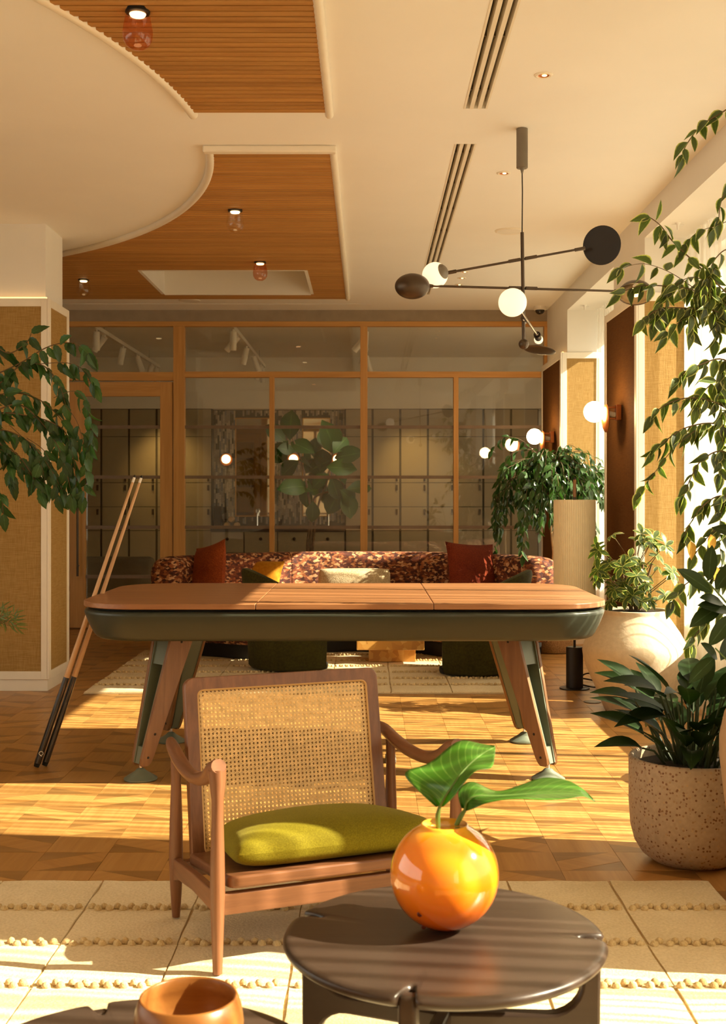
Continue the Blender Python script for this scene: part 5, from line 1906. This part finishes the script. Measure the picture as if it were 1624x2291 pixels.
for k in range(44):
    for tries in range(60):
        px, py = r_.uniform(1322, 1508), r_.uniform(1188, 1350)
        e = ((px - 1418) / 108) ** 2 + ((py - 1265) / 92) ** 2
        if e < 1:
            break
    Y = 7.05 + r_.uniform(-0.20, 0.16) * (1 - 0.5 * e)
    heads.append(at(px, py, Y))
for h in heads:
    P_.twigs.tube([(pc[0] + (h.x - pc[0]) * 0.35, pc[1] + (h.y - pc[1]) * 0.35, max(0.6, h.z - 0.12)), h], 0.0022, 4)
    nrm = Vector((h.x - pc[0], h.y - pc[1] - 0.10, 0.16)).normalized()
    e1 = nrm.cross(Vector((0, 0, 1))).normalized()
    e2 = nrm.cross(e1)
    ph = r_.uniform(0, 6)
    for q in range(7):
        a = ph + q * 2 * PI / 7
        d = e1 * math.cos(a) + e2 * math.sin(a) + nrm * r_.uniform(-0.1, 0.5) + Vector((0, 0, -0.35))
        P_.leaf(h, d, nrm + Vector((0, 0, 0.3)), r_.uniform(0.052, 0.085))
P_.finish(leaf_name='leaflet')

# ---- evergreen in the speckled pot
pc = (1.113, 4.15, 0)
pot = thing('speckled_pot', pc, 'speckled terrazzo pot with rounded foot near the rug corner', 'pot')
m, nt, bs = new_mat('terrazzo')
tc = N(nt, 'ShaderNodeTexCoord')
vo = N(nt, 'ShaderNodeTexVoronoi', i_Scale=105.0)
nz = N(nt, 'ShaderNodeTexNoise', i_Scale=70.0, i_Detail=2.0)
nt.links.new(tc.outputs['Object'], vo.inputs['Vector'])
nt.links.new(tc.outputs['Object'], nz.inputs['Vector'])
sx = N(nt, 'ShaderNodeSeparateXYZ')
nt.links.new(vo.outputs['Color'], sx.inputs[0])
gt = N(nt, 'ShaderNodeMath', operation='GREATER_THAN')
gt.inputs[1].default_value = 0.58
nt.links.new(sx.outputs['X'], gt.inputs[0])
lt = N(nt, 'ShaderNodeMath', operation='LESS_THAN')
lt.inputs[1].default_value = 0.42
nt.links.new(vo.outputs['Distance'], lt.inputs[0])
ml = N(nt, 'ShaderNodeMath', operation='MULTIPLY')
nt.links.new(gt.outputs[0], ml.inputs[0])
nt.links.new(lt.outputs[0], ml.inputs[1])
rp = ramp(nt, [(0.0, (0.16, 0.06, 0.022)), (0.5, (0.25, 0.13, 0.06)), (1.0, (0.52, 0.36, 0.2))])
nt.links.new(sx.outputs['Y'], rp.inputs['Fac'])
r2 = ramp(nt, [(0.3, (0.40, 0.29, 0.185)), (0.7, (0.47, 0.345, 0.225))])
nt.links.new(nz.outputs['Fac'], r2.inputs['Fac'])
mx = N(nt, 'ShaderNodeMixRGB')
nt.links.new(ml.outputs[0], mx.inputs['Fac'])
nt.links.new(r2.outputs['Color'], mx.inputs['Color1'])
nt.links.new(rp.outputs['Color'], mx.inputs['Color2'])
nt.links.new(mx.outputs['Color'], bs.inputs['Base Color'])
bs.inputs['Roughness'].default_value = 0.65
MB().lathe([(0.0, 0.0), (0.10, 0.0), (0.135, 0.008), (0.168, 0.032), (0.192, 0.070), (0.205, 0.12), (0.2105, 0.20), (0.211, 0.352), (0.207, 0.360), (0.200, 0.361), (0.194, 0.356), (0.192, 0.30)], 64, pc, caps=False).build('pot_body', m, pot, smooth=80)
MB().lathe([(0.193, 0.325), (0.10, 0.335), (0.0, 0.338)], 28, pc, caps=False).build('soil', M['soil'], pot)
troot = thing('evergreen_plant', (pc[0], pc[1], 0.33), 'dark evergreen with broad lance leaves growing in the speckled pot', 'plant')
P_ = Plant(troot, EVEM, 81)
r_ = random.Random(15)
for k in range(66):
    a = k * 2.399 + r_.uniform(-0.3, 0.3)
    rr = r_.uniform(0.02, 0.10)
    hgt = r_.uniform(0.06, 0.27)
    lean = r_.uniform(0.02, 0.12)
    base = Vector((pc[0] + rr * math.cos(a), pc[1] + rr * math.sin(a), 0.33))
    tip = base + Vector((lean * math.cos(a), lean * math.sin(a), hgt))
    P_.twigs.tube([base, base.lerp(tip, 0.5) + Vector((0, 0, 0.02)), tip], [0.005, 0.004, 0.0035], 5)
    el = r_.uniform(0.0, 1.1) if hgt < 0.2 else r_.uniform(0.4, 1.8)
    d = Vector((math.cos(a), math.sin(a), el))
    P_.leaf(tip, d, (math.cos(a) * -0.6, math.sin(a) * -0.6 - 0.3, 1), r_.uniform(0.13, 0.205))
P_.twig = 'dark_stem'
P_.finish()

# ---- rubber plant in the tall sand-coloured jar
pc = (1.262, 3.60, 0)
pot = thing('sand_jar', pc, 'tall plain sand-coloured jar in front of the speckled pot', 'pot')
MB().lathe([(0.0, 0.0), (0.12, 0.0), (0.13, 0.01), (0.155, 0.12), (0.185, 0.30), (0.205, 0.47), (0.205, 0.53), (0.19, 0.60), (0.165, 0.65), (0.155, 0.66), (0.145, 0.65), (0.15, 0.58)], 56, pc, caps=False).build('pot_body', M['terracotta'], pot, smooth=80)
MB().lathe([(0.152, 0.60), (0.0, 0.61)], 28, pc, caps=False).build('soil', M['soil'], pot)
troot = thing('rubber_plant', (pc[0], pc[1], 0.6), 'rubber plant with thick dark oval leaves growing in the sand jar', 'plant')
P_ = Plant(troot, RUBM, 91, twig='stem')
Yr = 3.6
for pts in ([(1759, 1600), (1720, 1480), (1650, 1380), (1600, 1320), (1570, 1290)], [(1759, 1600), (1700, 1540), (1640, 1490), (1600, 1450)], [(1759, 1600), (1755, 1400), (1720, 1250), (1660, 1180)], [(1759, 1600), (1760, 1450), (1700, 1380), (1630, 1360)]):
    P_.branch([at(a, c, Yr) for a, c in pts], 0.005, 0.05, 0.10, leaves=False)
for bx, by, tx, ty, s in ((1592, 1325, 1512, 1262, 0.13), (1585, 1300, 1590, 1235, 0.11), (1600, 1320, 1650, 1250, 0.12), (1612, 1355, 1532, 1405, 0.13), (1618, 1350, 1568, 1330, 0.11), (1636, 1368, 1560, 1345, 0.13), (1640, 1375, 1590, 1440, 0.12),
                       (1605, 1475, 1570, 1430, 0.095), (1612, 1478, 1640, 1420, 0.10), (1600, 1470, 1545, 1520, 0.11), (1650, 1500, 1690, 1440, 0.11), (1670, 1200, 1610, 1180, 0.11), (1660, 1190, 1640, 1110, 0.11), (1700, 1250, 1760, 1190, 0.12), (1720, 1300, 1650, 1290, 0.12)):
    p, q = at(bx, by, Yr), at(tx, ty, Yr + random.uniform(-0.08, 0.06))
    P_.leaf(p, q - p, (random.uniform(-.4, .4), -0.8, 0.7), s)
P_.finish()

# ---- fiddle-leaf fig beyond the glass
pc = (-0.66, 13.3, 0)
troot = thing('fiddle_leaf_fig', pc, 'fiddle-leaf fig tree beyond the partition glass', 'tree')
MB().lathe([(0.0, 0.0), (0.16, 0.0), (0.18, 0.03), (0.20, 0.36), (0.19, 0.37), (0.18, 0.33), (0.0, 0.33)], 32, pc, caps=False).build('pot', M['stone'], troot, smooth=60)
P_ = Plant(troot, FIDM, 101, twig='bark')
Yg = 13.3
b = lambda pts, **k: br(P_, pts, Yg, **k)
for pts in ([(690, 1300), (688, 1220), (695, 1150), (685, 1080), (670, 1020), (645, 960)], [(698, 1300), (700, 1220), (712, 1130), (730, 1080), (745, 1010)], [(694, 1300), (696, 1200), (700, 1120), (735, 1100), (775, 1095)]):
    P_.branch([at(a, c, Yg) for a, c in pts], 0.018, 0.1, 0.1, leaves=False)
r_ = random.Random(4)
for bx, by, tx, ty in ((648, 985, 650, 922), (645, 985, 605, 1035), (650, 990, 690, 1000), (640, 990, 600, 950), (745, 1015, 720, 960), (745, 1015, 775, 975), (748, 1015, 740, 955), (748, 1025, 800, 1010), (740, 1030, 690, 1050), (745, 1040, 775, 1070),
                       (735, 1060, 700, 1085), (740, 1065, 760, 1115), (760, 1095, 805, 1130), (770, 1095, 790, 1155), (760, 1095, 735, 1145), (700, 1100, 665, 1080), (690, 1090, 640, 1080), (688, 1085, 680, 1130), (775, 1095, 830, 1085), (720, 1060, 725, 1000),
                       (670, 1030, 625, 1060), (668, 1030, 700, 1035), (730, 1045, 790, 1045), (715, 1080, 745, 1090), (700, 1120, 700, 1165), (660, 1010, 628, 1000)):
    p, q = at(bx, by, Yg + r_.uniform(-0.15, 0.1)), at(tx, ty, Yg + r_.uniform(-0.25, 0.15))
    P_.leaf(p, q - p, (r_.uniform(-.5, .5), -0.9, r_.uniform(0.1, 0.8)), (q - p).length * 0.95 + 0.02)
P_.finish()


# side veins of the two cut leaves: pale lines sweeping from the midrib to the edge
nt = LM['vase'].node_tree
al = N(nt, 'ShaderNodeAttribute', attribute_name='along')
ri = N(nt, 'ShaderNodeAttribute', attribute_name='rim')
m1 = N(nt, 'ShaderNodeMath', operation='MULTIPLY_ADD')
m1.inputs[1].default_value = 0.22
nt.links.new(ri.outputs['Fac'], m1.inputs[0])
m1b = N(nt, 'ShaderNodeMath', operation='SUBTRACT')
nt.links.new(al.outputs['Fac'], m1b.inputs[0])
nt.links.new(m1.outputs[0], m1b.inputs[1])
m1.inputs[2].default_value = 0.0
m2 = N(nt, 'ShaderNodeMath', operation='MULTIPLY')
m2.inputs[1].default_value = 100.0
nt.links.new(m1b.outputs[0], m2.inputs[0])
m3 = N(nt, 'ShaderNodeMath', operation='SINE')
nt.links.new(m2.outputs[0], m3.inputs[0])
rv = ramp(nt, [(0.80, (0, 0, 0)), (1.0, (0.55, 0.55, 0.55))])
nt.links.new(m3.outputs[0], rv.inputs['Fac'])
hsn = [n for n in nt.nodes if n.bl_idname == 'ShaderNodeHueSaturation'][0]
mv = N(nt, 'ShaderNodeMixRGB')
mv.inputs['Color2'].default_value = (0.20, 0.36, 0.07, 1)
nt.links.new(rv.outputs['Color'], mv.inputs['Fac'])
tgt = [l.to_socket for l in nt.links if l.from_node == hsn]
nt.links.new(hsn.outputs['Color'], mv.inputs['Color1'])
for sck in tgt:
    nt.links.new(mv.outputs['Color'], sck)


# ---- two leaves standing in the orange vase
def vase_leaf(name, rowsL, rowsM, rowsR, stem, label):
    """rows: (px, py, Y) along the left edge, midrib and right edge"""
    t = thing(name, at(*stem[0]), label, 'leaf', 'cut leaves in the orange vase')
    L, C, R_ = [catmull([at(*p) for p in rows], 4) for rows in (rowsL, rowsM, rowsR)]
    vs, rim, fs = [], [], []
    off = t.location
    nc = 9
    for l, c, r in zip(L, C, R_):
        for q in range(nc):
            f = -1 + 2 * q / (nc - 1)
            e = l if f < 0 else r
            p = c.lerp(e, abs(f))
            bulge = 0.010 * math.sin(PI * abs(f))
            vs.append(p + Vector((0, bulge, 0)) - off)
            rim.append(abs(f) * 0.8)
    for k in range(len(L) - 1):
        for q in range(nc - 1):
            a = k * nc + q
            fs.append((a, a + 1, a + nc + 1, a + nc))
    me = bpy.data.meshes.new('blade')
    me.from_pydata(vs, [], fs)
    at_ = me.attributes.new('rim', 'FLOAT', 'POINT')
    at_.data.foreach_set('value', rim)
    al = me.attributes.new('along', 'FLOAT', 'POINT')
    al.data.foreach_set('value', [k / (len(L) - 1) for k in range(len(L)) for q in range(nc)])
    me.polygons.foreach_set('use_smooth', [True] * len(me.polygons))
    me.materials.append(LM['vase'])
    o = bpy.data.objects.new('blade', me)
    COL.objects.link(o)
    o.parent = t
    sm = o.modifiers.new('sub', 'SUBSURF')
    sm.levels = sm.render_levels = 1
    sd = o.modifiers.new('thickness', 'SOLIDIFY')
    sd.thickness = 0.0008
    MB().tube(C, lerp_list([0.0028, 0.002, 0.0008], len(C)), 6).build('midrib', M['stem'], t)
    MB().tube(catmull([at(*p) for p in stem], 5), lerp_list([0.0042, 0.0042, 0.005, 0.0035], (len(stem) - 1) * 5 + 1), 8).build('stalk', M['stem'], t)


v = lambda a, b, Y: (600 + a / 2.03, 1600 + b / 2.03, Y)
vase_leaf('vase_leaf', [v(765, 418, 2.34), v(690, 350, 2.35), v(618, 262, 2.38), v(735, 215, 2.42), v(860, 118, 2.45), v(960, 128, 2.46), v(1030, 142, 2.44)],
          [v(778, 420, 2.34), v(795, 385, 2.33), v(835, 325, 2.32), v(880, 262, 2.33), v(935, 205, 2.36), v(990, 165, 2.40), v(1031, 145, 2.44)],
          [v(790, 418, 2.34), v(838, 375, 2.30), v(885, 312, 2.28), v(945, 250, 2.28), v(1012, 240, 2.30), v(1028, 190, 2.36), v(1032, 148, 2.44)],
          [v(770, 620, 2.36), v(772, 520, 2.35), v(770, 460, 2.345), v(778, 418, 2.34)], 'broad upright green leaf with a folded edge in the orange vase')
vase_leaf('vase_leaf', [v(880, 425, 2.37), v(862, 345, 2.43), v(925, 300, 2.46), v(1035, 345, 2.44), v(1140, 318, 2.45), v(1240, 285, 2.46), v(1350, 292, 2.44), v(1430, 335, 2.40), v(1484, 392, 2.36)],
          [v(893, 432, 2.37), v(905, 390, 2.37), v(950, 368, 2.37), v(1040, 368, 2.37), v(1140, 362, 2.37), v(1250, 352, 2.37), v(1350, 350, 2.37), v(1430, 362, 2.36), v(1485, 393, 2.36)],
          [v(900, 435, 2.37), v(930, 425, 2.34), v(980, 402, 2.32), v(1060, 385, 2.31), v(1150, 380, 2.30), v(1250, 385, 2.30), v(1350, 380, 2.31), v(1430, 368, 2.33), v(1486, 394, 2.36)],
          [v(830, 620, 2.37), v(850, 515, 2.37), v(875, 460, 2.37), v(895, 430, 2.37)], 'long green leaf reaching sideways out of the orange vase')
